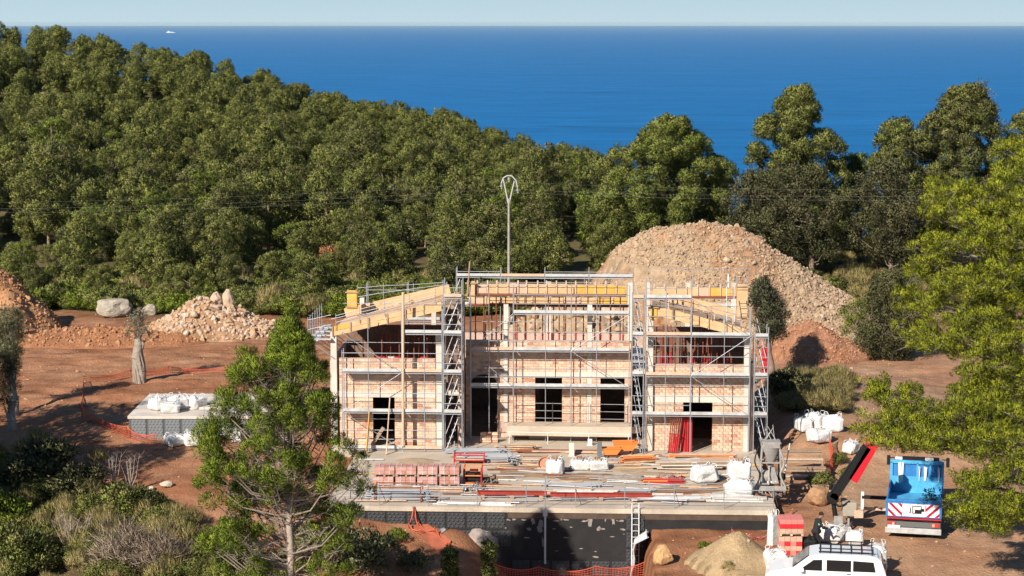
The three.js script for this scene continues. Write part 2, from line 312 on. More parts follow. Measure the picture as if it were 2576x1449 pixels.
{
  const q = mulberry(77), spots = [];
  for (let z = -47.5; z > -205; z -= 4.1) for (let x = -92; x < 62; x += 4.3) {
    const X = x + rr(-2.1, 2.1, q), Z = z + rr(-2.0, 2.0, q), d = 102 - Z;
    if (Math.abs(X) > 0.262 * d + 5 || d > RIDGE(X) + 9) continue;
    if (d < 151.5 + 4 * n2(X * 0.09, 2.5) + (X > -14 ? 6 : 0) + (X > 4 ? 14 : 0)) continue;
    if (X > 26 && d < 186) continue; if (X > 11 && d > 200) continue;
    const clear = n2(X * 0.11, Z * 0.11, 30); if (clear > 0.34) continue;
    spots.push([X, Z, d]);
  }
  spots.sort((a, b) => a[2] - b[2]);
  const near = spots.slice(0, 300), far = spots.slice(300);
  near.forEach(([x, z, d], i) => {
    const k = Math.floor(q() * 100), p = PINES[k < 70 ? k % 4 : k < 80 ? 4 : k < 92 ? 5 : 6], t = (d - 158) / (RIDGE(x) - 158);
    const dead = i === 41 || i === 96;
    const [lab, grp] = dead ? [i === 41 ? 'small dead brown pine at the foot of the wooded hill' : 'rust brown dead pine among green pines on the lower slope', undefined]
      : t < 0.2 ? ['green pine at the foot of the wooded hill behind the cleared red soil', 'pines at the foot of the hill']
      : t < 0.75 ? ['rounded green pine packed among others half way up the wooded hillside', 'pines on the middle of the hillside'] : ['green pine near the ridge of the wooded hill, against the sea', 'pines along the ridge'];
    plant('pine_tree', lab, 'tree', dead ? (DEADPINE ??= hillPine(555, 3.4, 1.5, GREEN.dead)) : p, onGround(x, z), q() * 6.28, dead ? 1 : rr(0.62, 1.2, q) * (t < 0 ? 0.6 : t < 0.12 ? 0.8 : t > 0.72 ? 0.9 : 1), grp);
  });
  if (far.length) {
    const g = PINES[0].crown, im = shade(new THREE.InstancedMesh(g, leafM, far.length)), m4 = new THREE.Matrix4();
    far.forEach(([x, z], i) => { const s = rr(0.7, 1.02, q); m4.compose(onGround(x, z), new THREE.Quaternion().setFromAxisAngle(V(0, 1, 0), q() * 6.28), V(s, s, s)); im.setMatrixAt(i, m4); });
    im.name = 'distant_pines'; stuff(tag(im, 'mass of far green pines along the top of the wooded ridge', 'trees')); scene.add(im);
  }
  console.log('pines', spots.length);
}
var DEADPINE;
// a tree built to a surveyed outline: rows [v, left u, right u] at distance z
function outlineTree(name, label, z, rows, o) {
  const q = mulberry(o.seed), mid = rows[Math.floor(rows.length / 2)], top = rows[0], low = rows[rows.length - 1];
  const root = groundPoint !== undefined ? at(o.base ?? (low[1] + low[2]) / 2, low[0], z) : null; const g0 = onGround(root.x, z);
  const t = thing(name, label, 'tree', g0, 0, o.group), blobs = [], wood = [];
  const axis = k => { const p = at(lerp(o.base ?? (low[1] + low[2]) / 2, (top[1] + top[2]) / 2, k ** 1.3), 700, z); return V(p.x - g0.x, lerp(0, at(1288, top[0], z).y - g0.y - 0.4, k), 0); };
  const N = 7, pts = []; for (let i = 0; i <= N; i++) { const p = axis(i / N); pts.push(V(p.x + rr(-1, 1, q) * 0.12 * (i && i < N ? 1 : 0), p.y - (i ? 0 : 0.5), rr(-0.12, 0.12, q))); }
  wood.push(...limb(pts, o.trunk ?? 0.22, 0.05, 8));
  const vs = rows.map(r => r[0]), H = at(1288, top[0], z).y - g0.y;
  for (let i = 0; i < o.n; i++) {
    const v = lerp(vs[0], vs[vs.length - 1], (i + 0.5) / o.n);
    const uL = table(rows.map(r => [r[0], r[1]]), v), uR = table(rows.map(r => [r[0], r[2]]), v);
    const a = i * 2.39996 + rr(-0.3, 0.3, q) * (o.wild ? 9 : 1), k = (i % 3 === 2 ? rr(0.2, 0.6, q) : 1) * (o.jag ? 1.08 - o.jag * q() : 1);
    const pl = at(uL, v, z), pr = at(uR, v, z), hwid = (pr.x - pl.x) / 2, r = clamp((o.r ?? 0.8) * rr(0.7, 1.25, q), 0.15, Math.max(0.25, hwid * 0.7));
    const c = V((pl.x + pr.x) / 2 - g0.x + Math.cos(a) * Math.max(0, hwid - r) * k, pl.y - g0.y, Math.sin(a) * Math.max(0, hwid * (o.deep ?? 0.8) - r) * k);
    if (o.openBelow && c.y + g0.y < o.openBelow && Math.abs(c.x - axis(clamp(c.y / H)).x) < 0.75 && c.z > -0.4) continue;
    if (o.wild) c.y += rr(-o.wild, o.wild, q) * 0.5;
    blobs.push({ c, r: [r * 1.1, r * (o.flat ?? 0.8), r * 1.1] });
    const s = axis(clamp((c.y - (o.droop ?? 1.2)) / H, 0.03, 0.97)), m = s.clone().lerp(c, 0.55); m.y -= 0.12 * hwid;
    if (o.twigs !== false) wood.push(...limb([s, m, c], o.twig ?? 0.06, 0.015, 5));
    if (o.bare) for (let j = 0; j < o.bare; j++) { const p0 = s.clone().lerp(c, rr(0.3, 0.9, q)); wood.push(bar(p0, p0.clone().add(V(rr(-0.7, 0.7, q), rr(-0.25, 0.5, q), rr(-0.7, 0.7, q))), 0.016, 4, 0.006)); }
  }
  obj('trunk', wood, o.bark ?? barkM, t);
  obj('crown', leafCloud(q, blobs, { density: 5.6, leaves: 48, clumpR: 0.26, L: 0.18, W: 0.04, up: 0.7, cols: GREEN.hill, ...o.leaf }), leafM, t);
  return t;
}
const dd = d => 102 - d;
outlineTree('pine_tree', 'broad bright green pine behind the left end of the rubble mound', dd(180), [[310, 1655, 1730], [345, 1600, 1770], [385, 1565, 1800], [430, 1545, 1850], [480, 1500, 1850], [540, 1480, 1830], [600, 1490, 1800], [650, 1500, 1760]], { seed: 1, n: 120, r: 1.0, leaf: { cols: GREEN.fresh.concat(GREEN.hill) } });
outlineTree('pine_tree', 'tall lone pine with stepped crown standing against the sea', dd(186), [[226, 1988, 2035], [255, 1955, 2062], [300, 1915, 2062], [335, 1885, 2085], [362, 1878, 2125], [410, 1876, 2122], [450, 1890, 2140], [520, 1895, 2145], [570, 1910, 2130]], { seed: 2, n: 100, r: 0.85, leaf: { cols: GREEN.hill } });
outlineTree('pine_tree', 'spreading dark pine with tall top at the right, against the sea', dd(182), [[232, 2400, 2470], [265, 2355, 2500], [310, 2330, 2510], [345, 2260, 2520], [390, 2215, 2530], [430, 2190, 2530], [470, 2230, 2500], [520, 2260, 2480]], { seed: 3, n: 110, r: 0.9, leaf: { cols: GREEN.hill.concat(GREEN.oak) } });
outlineTree('pine_tree', 'low rounded pine left of the spreading dark pine at the right', dd(184), [[312, 2230, 2290], [340, 2205, 2325], [380, 2185, 2330], [430, 2185, 2330], [470, 2200, 2330]], { seed: 4, n: 40, r: 0.7, leaf: { cols: GREEN.hill } });
outlineTree('pine_tree', 'sparse grey green pine top poking above the right hand pines', dd(192), [[205, 2455, 2480], [235, 2420, 2510], [280, 2430, 2540], [330, 2470, 2545], [390, 2460, 2540]], { seed: 5, n: 22, r: 0.6, leaf: { cols: GREEN.olive, density: 2.4, leaves: 12 } });
outlineTree('pine_tree', 'dark pine cut off by the right edge of the picture', dd(188), [[285, 2560, 2600], [320, 2530, 2640], [380, 2510, 2660], [450, 2510, 2660]], { seed: 6, n: 16, r: 0.9 });
outlineTree('pine_tree', 'fresh green low pine between the lone pine and the mound', dd(196), [[400, 2110, 2180], [430, 2100, 2200], [480, 2100, 2220], [520, 2100, 2220]], { seed: 7, n: 16, r: 0.8, leaf: { cols: GREEN.fresh } });
const oakLeaf = { cols: GREEN.oak, L: 0.16, W: 0.05, up: 0.1, leaves: 36, density: 3, clumpR: 0.32 };
outlineTree('holm_oak', 'dark holm oak with bare trunk at the right shoulder of the mound', dd(172), [[425, 1960, 2070], [455, 1910, 2110], [500, 1885, 2130], [560, 1880, 2135], [610, 1900, 2130], [640, 1950, 2110]], { seed: 11, base: 2042, n: 40, r: 0.95, trunk: 0.28, flat: 0.9, leaf: oakLeaf });
outlineTree('holm_oak', 'dark holm oak left of the one with the bare trunk, behind the mound', dd(175), [[440, 1870, 1930], [475, 1835, 1960], [530, 1800, 1960], [590, 1780, 1940], [640, 1790, 1940]], { seed: 12, n: 34, r: 0.95, flat: 0.9, leaf: oakLeaf });
outlineTree('holm_oak', 'wide grey green holm oak above the pale rocks at the right', dd(171), [[425, 2190, 2260], [455, 2150, 2300], [500, 2130, 2330], [560, 2125, 2335], [620, 2140, 2330], [650, 2180, 2310]], { seed: 13, n: 40, r: 0.95, flat: 0.9, leaf: { ...oakLeaf, cols: GREEN.oak.concat([[0.1, 0.092, 0.055]]) } });
outlineTree('holm_oak', 'brownish holm oak half hidden by the lime green pine at the right edge', dd(168), [[470, 2440, 2520], [500, 2400, 2560], [560, 2380, 2600], [640, 2350, 2600], [700, 2330, 2590]], { seed: 14, n: 34, r: 0.95, flat: 0.9, leaf: { ...oakLeaf, cols: [[0.085, 0.075, 0.045], [0.07, 0.062, 0.036]] } });
outlineTree('holm_oak', 'dark round evergreen beside the track, left of the lime green pine', dd(131), [[690, 2230, 2290], [740, 2180, 2310], [800, 2150, 2330], [860, 2150, 2330], [905, 2180, 2320]], { seed: 15, n: 34, r: 0.75, flat: 0.9, leaf: { ...oakLeaf, L: 0.13, W: 0.035, leaves: 46, density: 4 } });
outlineTree('evergreen_bush', 'fresh green bush in front of the dark round evergreen by the track', dd(133), [[760, 2130, 2200], [790, 2110, 2225], [840, 2120, 2230], [880, 2140, 2220]], { seed: 16, n: 18, r: 0.55, leaf: { cols: GREEN.near, L: 0.15, W: 0.02, density: 4 } });
outlineTree('olive_tree', 'grey leaved olive tree just behind the right corner of the house', dd(124), [[706, 1898, 1932], [735, 1888, 1955], [780, 1892, 1975], [820, 1900, 1985], [845, 1915, 1978]], { seed: 17, n: 34, r: 0.55, leaf: { cols: [[0.075, 0.08, 0.05], [0.1, 0.105, 0.07], [0.055, 0.06, 0.035]], L: 0.16, W: 0.025, density: 4 } });
// the near pine on the left, open crown on a pale trunk
outlineTree('pine_tree', 'big near pine with bare grey branches left of the brick house', 28, [[814, 696, 750], [850, 686, 772], [885, 645, 812], [920, 585, 850], [960, 545, 865], [1000, 540, 868], [1060, 500, 880], [1120, 485, 915], [1180, 445, 940], [1250, 428, 945], [1320, 445, 905], [1400, 470, 880], [1480, 520, 850]],
  { seed: 21, base: 712, n: 195, r: 0.38, flat: 1.1, trunk: 0.2, twig: 0.045, deep: 0.8, droop: 1.5, bare: 9, jag: 0.42, wild: 0.7, openBelow: 4.2, bark: M([0.47, 0.37, 0.3], 0.95, { map: T.mottle, ...bumpy(0.03) }), leaf: { cols: GREEN.near, density: 7, leaves: 110, clumpR: 0.16, L: 0.13, W: 0.0115, up: 0.9 } });
// the near pine on the right, lime green boughs reaching in from outside the picture
{
  const q = mulberry(31), z0 = 20, g0 = onGround(25.5, 18), t = thing('pine_tree', 'big near lime green pine reaching in from the right edge', 'tree', g0), blobs = [], wood = [];
  const P = (u, v, z) => at(u, v, z).sub(g0);
  const trunkAt = y => V(0.15 * Math.sin(y * 0.5), y, 0);
  wood.push(...limb([V(0, -0.5, 0), trunkAt(4), trunkAt(8), trunkAt(12), trunkAt(16)], 0.36, 0.1, 8));
  const boughs = [   // u, v, z, radius across, radius up
    [2560, 400, 14, 1.0, .9], [2600, 470, 16, 1.6, 1.1], [2400, 500, 15, 1.0, .6], [2370, 560, 15, .7, .5], [2460, 590, 17, 1.2, .8], [2560, 600, 18, 1.5, .9], [2400, 650, 15, 1.1, .7], [2500, 690, 18, 1.4, .9], [2330, 690, 14, .8, .55], [2300, 760, 14, .65, .5], [2400, 770, 16, 1.2, .8], [2520, 790, 18, 1.5, .9], [2310, 845, 15, .75, .55], [2400, 860, 17, 1.1, .7], [2500, 890, 19, 1.4, .8], [2560, 960, 19, 1.2, .8],
    [2470, 960, 18, .9, .6], [2520, 1000, 19, 1.1, .6], [2450, 1005, 19, .8, .4], [2570, 520, 17, 1.4, 1.0], [2450, 520, 16, 1.0, .7], [2470, 830, 18, 1.2, .8], [2350, 610, 15, .7, .5], [2560, 720, 18, 1.3, .9], [2440, 720, 17, 1.1, .8], [2215, 985, 18, .6, .45], [2270, 1010, 19, .7, .45], [2220, 1075, 19, .75, .5], [2300, 1070, 20, 1.0, .6], [2390, 1060, 20, 1.1, .6], [2480, 1050, 20, 1.2, .7], [2560, 1060, 20, 1.1, .7], [2250, 1105, 20, .8, .4], [2340, 1112, 21, 1.0, .42], [2440, 1118, 21, 1.1, .45], [2540, 1130, 21, 1.1, .6],
    [2465, 1218, 22, .8, .4], [2530, 1205, 22, 1.0, .5], [2437, 1272, 23, .72, .42], [2510, 1280, 23, 1.0, .5], [2580, 1280, 22, 1.0, .55], [2475, 1318, 23, .7, .3]];
  for (const [u, v, z, rx, ry] of boughs) {
    const c = P(u, v, z), sub = Math.round(9 + rx * 12), s = trunkAt(clamp(c.y - 1.6, 1, 15));
    const m = s.clone().lerp(c, 0.6); m.y -= 0.25; wood.push(...limb([s, m, c], 0.09, 0.03, 6));
    for (let k = 0; k < sub; k++) {
      const a = q() * 6.28, e = Math.sqrt(q()), r = rr(0.26, 0.44, q) * (0.6 + 0.35 * rx), y = rr(-0.7, 1, q) * ry * 1.1;
      const b = c.clone().add(V(Math.cos(a) * e * rx * 1.25, y, Math.sin(a) * e * rx)); blobs.push({ c: b, r: [r * 1.2, r * 0.8, r * 1.2] });
      wood.push(bar(m.clone().lerp(c, rr(0.3, 1, q)), b, 0.026, 4, 0.01));
      for (let j = 0; j < 2; j++) wood.push(bar(b, b.clone().add(V(rr(-0.6, 0.6, q), rr(-0.5, 0.2, q), rr(-0.6, 0.6, q))), 0.014, 4, 0.006));
    }
  }
  obj('trunk', wood, greyBarkM, t);
  obj('crown', leafCloud(q, blobs, { density: 4.6, leaves: 88, clumpR: 0.15, L: 0.13, W: 0.012, up: 0.9, cols: GREEN.lime }), leafM, t);
}
// trees left of the picture: their shade lies across the lower left
[[-31, 6, 1.5], [-33.5, 2, 1.55], [-30.5, 10, 1.5], [-34, 13, 1.3], [-36, 5, 1.6]].forEach(([x, z, s], i) => plant('pine_tree', ['tall pine outside the left edge shading the soil slope', 'tall pine farther left shading the soil slope', 'pine outside the lower left edge shading the scrub', 'pine near the lower left corner shading the scrub', 'farthest left pine shading the soil slope'][i], 'tree', PINES[i % 4], onGround(x, z), i, s * 1.25));
// bushes
function bushProto(seed, r, cols, o = {}) { const q = mulberry(seed), bl = []; for (let i = 0; i < (o.k ?? 7); i++) { const a = i * 2.4, e = r * 0.55 * Math.sqrt(q()), s = r * rr(0.35, 0.6, q); bl.push({ c: V(Math.cos(a) * e, s * rr(0.7, 1.5, q), Math.sin(a) * e), r: [s, s * 0.85, s] }); } const wood = []; for (let i = 0; i < 7; i++) { const b = bl[i % bl.length].c; wood.push(bar(V(0, -0.1, 0), b, 0.03 * r + 0.008, 4, 0.01)); } return { wood: join(wood), crown: join(leafCloud(q, bl, { density: 7, leaves: 44, clumpR: 0.14, L: 0.11, W: 0.022, up: 0.6, cols, low: -0.4, ...o })) }; }
const BUSH = { green: bushProto(1, 1, GREEN.near), hill: bushProto(2, 1, GREEN.hill), oak: bushProto(3, 1, GREEN.oak, { up: 0.2, W: 0.025 }), olive: bushProto(4, 1, GREEN.olive, {}), straw: bushProto(5, 1, GREEN.straw, { W: 0.008, L: 0.4, up: 1.8, leaves: 26, density: 5 }), dry: bushProto(6, 1, GREEN.dry, { W: 0.006, L: 0.3, up: 0.9, leaves: 26 }), dead: bushProto(7, 1, GREEN.dead) };
function twiggy(seed, h, n, spread) { const q = mulberry(seed), g = []; for (let i = 0; i < n; i++) { const a = q() * 6.28, e = spread * q(), p0 = V(rr(-.1, .1, q), -0.1, rr(-.1, .1, q)), p1 = V(Math.cos(a) * e * 0.6, h * rr(0.4, 0.6, q), Math.sin(a) * e * 0.6), p2 = V(Math.cos(a) * e, h * rr(0.7, 1, q), Math.sin(a) * e); g.push(bar(p0, p1, 0.022, 4, 0.014), bar(p1, p2, 0.014, 4, 0.004)); for (let j = 0; j < 3; j++) { const s = p1.clone().lerp(p2, q()); g.push(bar(s, s.clone().add(V(rr(-.3, .3, q), rr(0.05, .4, q), rr(-.3, .3, q))), 0.008, 3, 0.003)); } } return join(g); }
const twigM = M([0.4, 0.32, 0.27], 0.95, {});
const TWIG = [twiggy(1, 1.3, 16, 0.8), twiggy(2, 1.7, 10, 0.5), twiggy(3, 1.0, 22, 1.0)];
const bush = (kind, u, v, s, label, sy = 1) => { const o = plant('shrub', label, 'shrub', BUSH[kind], groundPoint(u, v), u % 6, s); o.scale.y = s * sy; return o; };
bush('olive', 830, 1440, 1.7, 'wide grey green shrub at the foot of the near pine, lower centre left');
bush('olive', 940, 1447, 1.4, 'grey green shrub on the red bank left of the pit');
bush('green', 1000, 1365, 0.55, 'small bright green bush on the red bank below the deck wall');
bush('olive', 1040, 1445, 0.8, 'low olive green shrub at the lower right of the red bank');
bush('hill', 330, 1310, 1.6, 'broad green scrub left of the near pine, above the dry bush');
bush('hill', 60, 1440, 1.9, 'yellow green shrub in the lower left corner');
bush('green', 10, 1330, 1.6, 'bright green shrub at the left edge below the shaded slope');
bush('oak', 100, 1230, 2.2, 'dark shrub in the shaded hollow at the left');
bush('oak', 190, 1260, 1.8, 'dark shrub right of the shaded hollow at the left', 0.9);
bush('straw', 90, 1180, 1.5, 'tuft of tall straw coloured grass at the left edge of the shade');
bush('straw', 250, 1180, 0.8, 'pale grass tuft at the end of the shaded slope');
bush('straw', 440, 1400, 1.3, 'yellowed tall grass beside the near pine');
bush('dry', 300, 1445, 1.9, 'grey leafless thicket at the lower left');
bush('dry', 390, 1448, 1.6, 'pinkish grey leafless thicket left of the near pine trunk');
bush('oak', 1985, 1010, 1.6, 'dark green shrub in the house shade, right of the scaffold');
bush('straw', 2030, 1030, 1.0, 'dry grass tuft on the slope right of the house');
bush('straw', 2080, 1030, 0.9, 'dry grass tuft above the white bags');
bush('hill', 2090, 960, 0.8, 'low green shrub on the slope below the track');
bush('hill', 2060, 1235, 0.8, 'low green shrub under the wooden steps');
bush('olive', 1770, 645, 0.55, 'small round shrub on the face of the rubble mound, leftmost');
bush('straw', 2160, 735, 1.4, 'pale grass tuft right of the mound foot');
bush('straw', 2220, 690, 1.5, 'pale grass tuft below the pale rocks');
bush('straw', 2240, 760, 1.3, 'pale grass tuft by the dark round evergreen');
bush('green', 2160, 700, 0.7, 'small fresh green bush on the grass right of the mound');
bush('oak', 2130, 790, 0.9, 'dark low shrub above the small red soil mound');
bush('green', 1960, 870, 0.6, 'low green patch of weeds at the foot of the small red mound', 0.4);
bush('hill', 700, 765, 1.2, 'green shrub at the treeline right of the rock pile');
bush('green', 200, 770, 1.3, 'green shrub at the treeline left of the boulders');
bush('dead', 512, 690, 1.6, 'rust brown dead shrub at the treeline');
bush('dry', 990, 700, 1.7, 'grey leafless shrub at the treeline left of the pole');
bush('dry', 900, 735, 1.2, 'pinkish grey bare shrub behind the left wing of the house');
bush('straw', 780, 745, 1.0, 'dry grass clump behind the left end of the scaffold');
[[180, 1390, 0, 1.6, 'bare pale dead stems in the lower left scrub'], [330, 1240, 1, 1.2, 'bare upright dead stems at the edge of the red slope'], [285, 1235, 1, 1.2, 'second clump of bare stems at the edge of the red slope'], [460, 1430, 2, 1.4, 'brown twiggy bush below the near pine'], [2280, 500, 0, 2.2, 'bare grey shrub between the holm oaks at the right'], [140, 1160, 1, 1, 'bare stems at the top of the shaded hollow']].forEach(([u, v, k, s, l]) => { const o = tag(shade(new THREE.Mesh(TWIG[k], twigM)), l, 'dead shrub'); o.name = numbered('bare_shrub'); o.position.copy(groundPoint(u, v)); o.scale.setScalar(s); scene.add(o); });
// small plants nobody could count
function cover(name, label, cat, geo, m, spots) { const im = shade(new THREE.InstancedMesh(geo, m, spots.length)), m4 = new THREE.Matrix4(); spots.forEach(([p, s, sy], i) => { m4.compose(p, new THREE.Quaternion().setFromAxisAngle(V(0, 1, 0), i * 2.4), V(s, s * (sy ?? 1), s)); im.setMatrixAt(i, m4); }); im.name = name; stuff(tag(im, label, cat)); scene.add(im); return im; }
{
  const q = mulberry(5), green = [], edgeGrass = [], low = [], grass = [], edge = [], rightGrass = [];
  for (let i = 0; i < 1500; i++) { const x = rr(-30, -7, q), z = rr(-4, 32, q); if (z - 0.79 * (x + 26) > -1.6 + 2 * n2(x * 0.2, z * 0.2) && !(x > -9 && z > 8)) (q() < 0.66 ? low : grass).push([onGround(x, z), rr(0.35, 0.95, q)]); }
  for (let i = 0; i < 900; i++) { const z = rr(-56, -195, q), d = 102 - z, x = rr(-0.27 * d, 0.27 * d, q); if (d > RIDGE(x)) continue; if (d < 156 + 4 * n2(x * 0.09, 2.5) || (x > 6 && x < 24 && d < 172)) continue; edge.push([onGround(x, z), rr(0.6, 1.5, q), 0.8]); }
  for (let i = 0; i < 700; i++) { const d = rr(149, 166, q), x = rr(-46, 2, q); if (d < 151 + 4 * n2(x * 0.09, 2.5)) continue; (q() < 0.5 ? edge : q() < 0.85 ? green : edgeGrass).push([onGround(x, 102 - d), rr(0.7, 1.7, q), 0.9]); }
  for (let i = 0; i < 160; i++) { const p = groundPoint(rr(2060, 2330, q), rr(650, 790, q)); rightGrass.push([p, rr(0.4, 0.9, q)]); }
  for (let i = 0; i < 210; i++) { const p = groundPoint(rr(1960, 2130, q), rr(960, 1042, q)); rightGrass.push([p, rr(0.3, 0.8, q)]); }
  cover('dry_grass', 'pale grass tufts along the foot of the wooded hill', 'grass', BUSH.straw.crown, leafM, edgeGrass);
  cover('undergrowth', 'fresh green bushes along the foot of the wooded hill', 'scrub', BUSH.green.crown, leafM, green);
  cover('scrub', 'low green scrub covering the slope at the lower left', 'scrub', BUSH.hill.crown, leafM, low);
  cover('dry_grass', 'yellowed grass among the scrub at the lower left', 'grass', BUSH.straw.crown, leafM, grass);
  cover('undergrowth', 'green undergrowth between the pines of the hillside', 'scrub', BUSH.hill.crown, leafM, edge);
  cover('dry_grass', 'pale dry grass on the slopes right of the mound and house', 'grass', BUSH.straw.crown, leafM, rightGrass);
}
// ---------- the deck and its black wall ----------
const X0 = -8.0, X1 = 12.7, ZF = 12.7;
{
  const t = hthing('concrete_deck', 'broad concrete deck in front of the brick house, on a black coated wall', 'deck');
  obj('slab', [span(X0, X1, -0.22, 0, -2, ZF)], K.concrete, t);
  const coat = M([0.028, 0.026, 0.027], 0.6, { map: T.mottle }), board = M([0.05, 0.052, 0.056], 0.45, {}), earthy = M([0.11, 0.075, 0.055], 0.95, { map: T.mottle });
  obj('coated_wall', [span(X0 + 0.06, X1 - 0.06, -5, -0.22, ZF - 0.35, ZF - 0.06), span(X0 + 0.06, X0 + 0.35, -5, -0.22, -2, ZF - 0.35), span(X1 - 0.35, X1 - 0.06, -5, -0.22, -2, ZF - 0.35)], coat, t);
  // drainage boards: a sheet with rows of studs, one child each
  const stud = new THREE.SphereGeometry(0.05, 6, 4, 0, 6.3, 0, 1.57).rotateX(Math.PI / 2).scale(1.5, 1, 1);
  const sheet = (w, h) => { const g = [box(w, h, 0.02)]; const nx = Math.round(w / 0.2), ny = Math.round(h / 0.16); for (let j = 0; j < ny; j++) for (let i = 0; i < nx; i++) g.push(stud.clone().translate((i + 0.5 + (j % 2 ? 0.18 : -0.18)) * w / nx - w / 2, (j + 0.5) * h / ny - h / 2, 0.01)); return join(g); };
  const S = sheet(0.8, 0.72), zb = ZF - 0.045;
  for (let i = 0; i < 9; i++) for (let j = 0; j < 2; j++) { const x = X0 + 0.5 + i * 0.92 + (j ? 0.3 : 0); if (x < 0.6) reuse('drainage_board', S, board, t, [x, -0.64 - j * 0.82, zb]); }
  for (let i = 0; i < 6; i++) for (let j = 0; j < 3; j++) reuse('drainage_board', S, board, t, [1.0 + i * 0.92 + (j % 2 ? 0.2 : 0), -2.85 - j * 0.76, zb]);
  for (let j = 0; j < 5; j++) reuse('drainage_board', S, board, t, [6.25, -0.66 - j * 0.8, zb + 0.02]);
  // splashes of pale mortar on the coating
  const q = mulberry(9), sp = [], blot = (x, y, w, h) => { const p = [...Array(9)].map((_, k) => { const a = k / 9 * 6.283, e = rr(0.35, 1, q); return [x + Math.cos(a) * w * e, y + Math.sin(a) * h * e]; }); return prism(p, 0.006).translate(0, 0, ZF - 0.06); };
  for (let i = 0; i < 46; i++) { const x = rr(0.2, 6.0, q), y = i < 22 ? -0.55 - 0.06 * q() - (i % 3 === 0 ? 0.4 : 0) : rr(-2.3, -0.4, q); sp.push(blot(x, y, rr(0.05, 0.2, q), i % 4 === 3 ? rr(0.1, 0.4, q) : rr(0.02, 0.06, q))); }
  for (let i = 0; i < 60; i++) sp.push(blot(rr(6.5, 12, q), rr(-0.5, -0.25, q), rr(0.02, 0.09, q), rr(0.012, 0.04, q)));
  stuff(obj('mortar_splashes', sp, M([0.27, 0.235, 0.205], 0.95), t));
  obj('earth_stain', [span(0.4, 12.5, -0.5, -0.23, ZF - 0.07, ZF - 0.053)], earthy, t);
}
// ---------- the house ----------
const house = hthing('brick_house', 'unfinished two storey house of orange hollow bricks with concrete columns', 'house');
const BRICKC = [[0.74, 0.48, 0.35], [0.76, 0.525, 0.385], [0.7, 0.42, 0.295], [0.78, 0.575, 0.42], [0.56, 0.28, 0.185], [0.77, 0.555, 0.385]];
const brickMats = BRICKC.map(c => M(c, 0.9, { map: T.mottle }));
const brickRest = [], brickGeo = join(box(0.285, 0.132, 0.05)), qb = mulberry(3); let brickCount = 0;
function brickFace(wall, x0, x1, y0, y1, z, holes, single, pale = 0.5) {
  let row = 0;
  for (let y = y0; y < y1 - 0.02; y += 0.145, row++) {
    const h = Math.min(0.132, y1 - y - 0.008);
    for (let x = x0 - (row % 2 ? 0.15 : 0); x < x1 - 0.02; x += 0.3) {
      let a = Math.max(x, x0) + 0.006, b = Math.min(x + 0.3, x1) - 0.006, skip = b - a < 0.05;
      for (const [hx0, hx1, hy0, hy1] of holes) if (y + h > hy0 && y < hy1) { if (a >= hx0 - 0.03 && b <= hx1 + 0.03) skip = true; else if (a < hx0 && b > hx0) b = hx0; else if (a < hx1 && b > hx1) a = hx1; }
      if (skip || b - a < 0.04) continue;
      const band = n2(x * 0.55, row * 0.9 + y0 * 3, 40) > 0.16, k = qb() < (band ? 0.34 : 0.05) ? (qb() < 0.5 ? 4 : 2) : [0, 1, 2, 3, 5, 1][Math.floor(qb() * 6)], dz = rr(-0.006, 0.006, qb);
      if (single && b - a > 0.27 && h > 0.13 && brickCount < 300) { brickCount++; reuse('brick', brickGeo, brickMats[k], wall, [(a + b) / 2, y + h / 2, z - 0.017 + dz]); }
      else brickRest.push(tint(box(b - a, h, 0.05, (a + b) / 2, y + h / 2, z - 0.017 + dz), BRICKC[k]));
    }
  }
}
function solidWall(name, x0, x1, y0, y1, z0, z1, holes = []) {   // a core split round rectangular openings
  const g = [], xs = [x0, x1, ...holes.flatMap(h => [h[0], h[1]])].filter(x => x >= x0 && x <= x1).sort((a, b) => a - b);
  for (let i = 0; i < xs.length - 1; i++) {
    const a = xs[i], b = xs[i + 1]; if (b - a < 1e-3) continue; const m = (a + b) / 2, hs = holes.filter(h => m > h[0] && m < h[1]).sort((p, q) => p[2] - q[2]); let y = y0;
    for (const h of hs) { if (h[2] > y) g.push(span(a, b, y, h[2], z0, z1)); y = h[3]; } if (y < y1) g.push(span(a, b, y, y1, z0, z1));
  }
  return obj(name, g, K.mortar, house);
}
const hx = (u, z = 0) => hp(u, 1000, z).x, hy = (v, z = 0) => hp(1288, v, z).y;
const SHADE_IN = M([0.24, 0.15, 0.11], 0.95, { map: T.mottle }), LC = hx(1160);  // inner surfaces: the shade of the rooms is put into this dark colour
const L0 = hx(840), L1 = hx(1111), C0 = hx(1172, -2.85), C1 = hx(1588, -2.85), R0 = hx(1628), R1 = hx(1885), ZC = -2.85, ZB = -11;
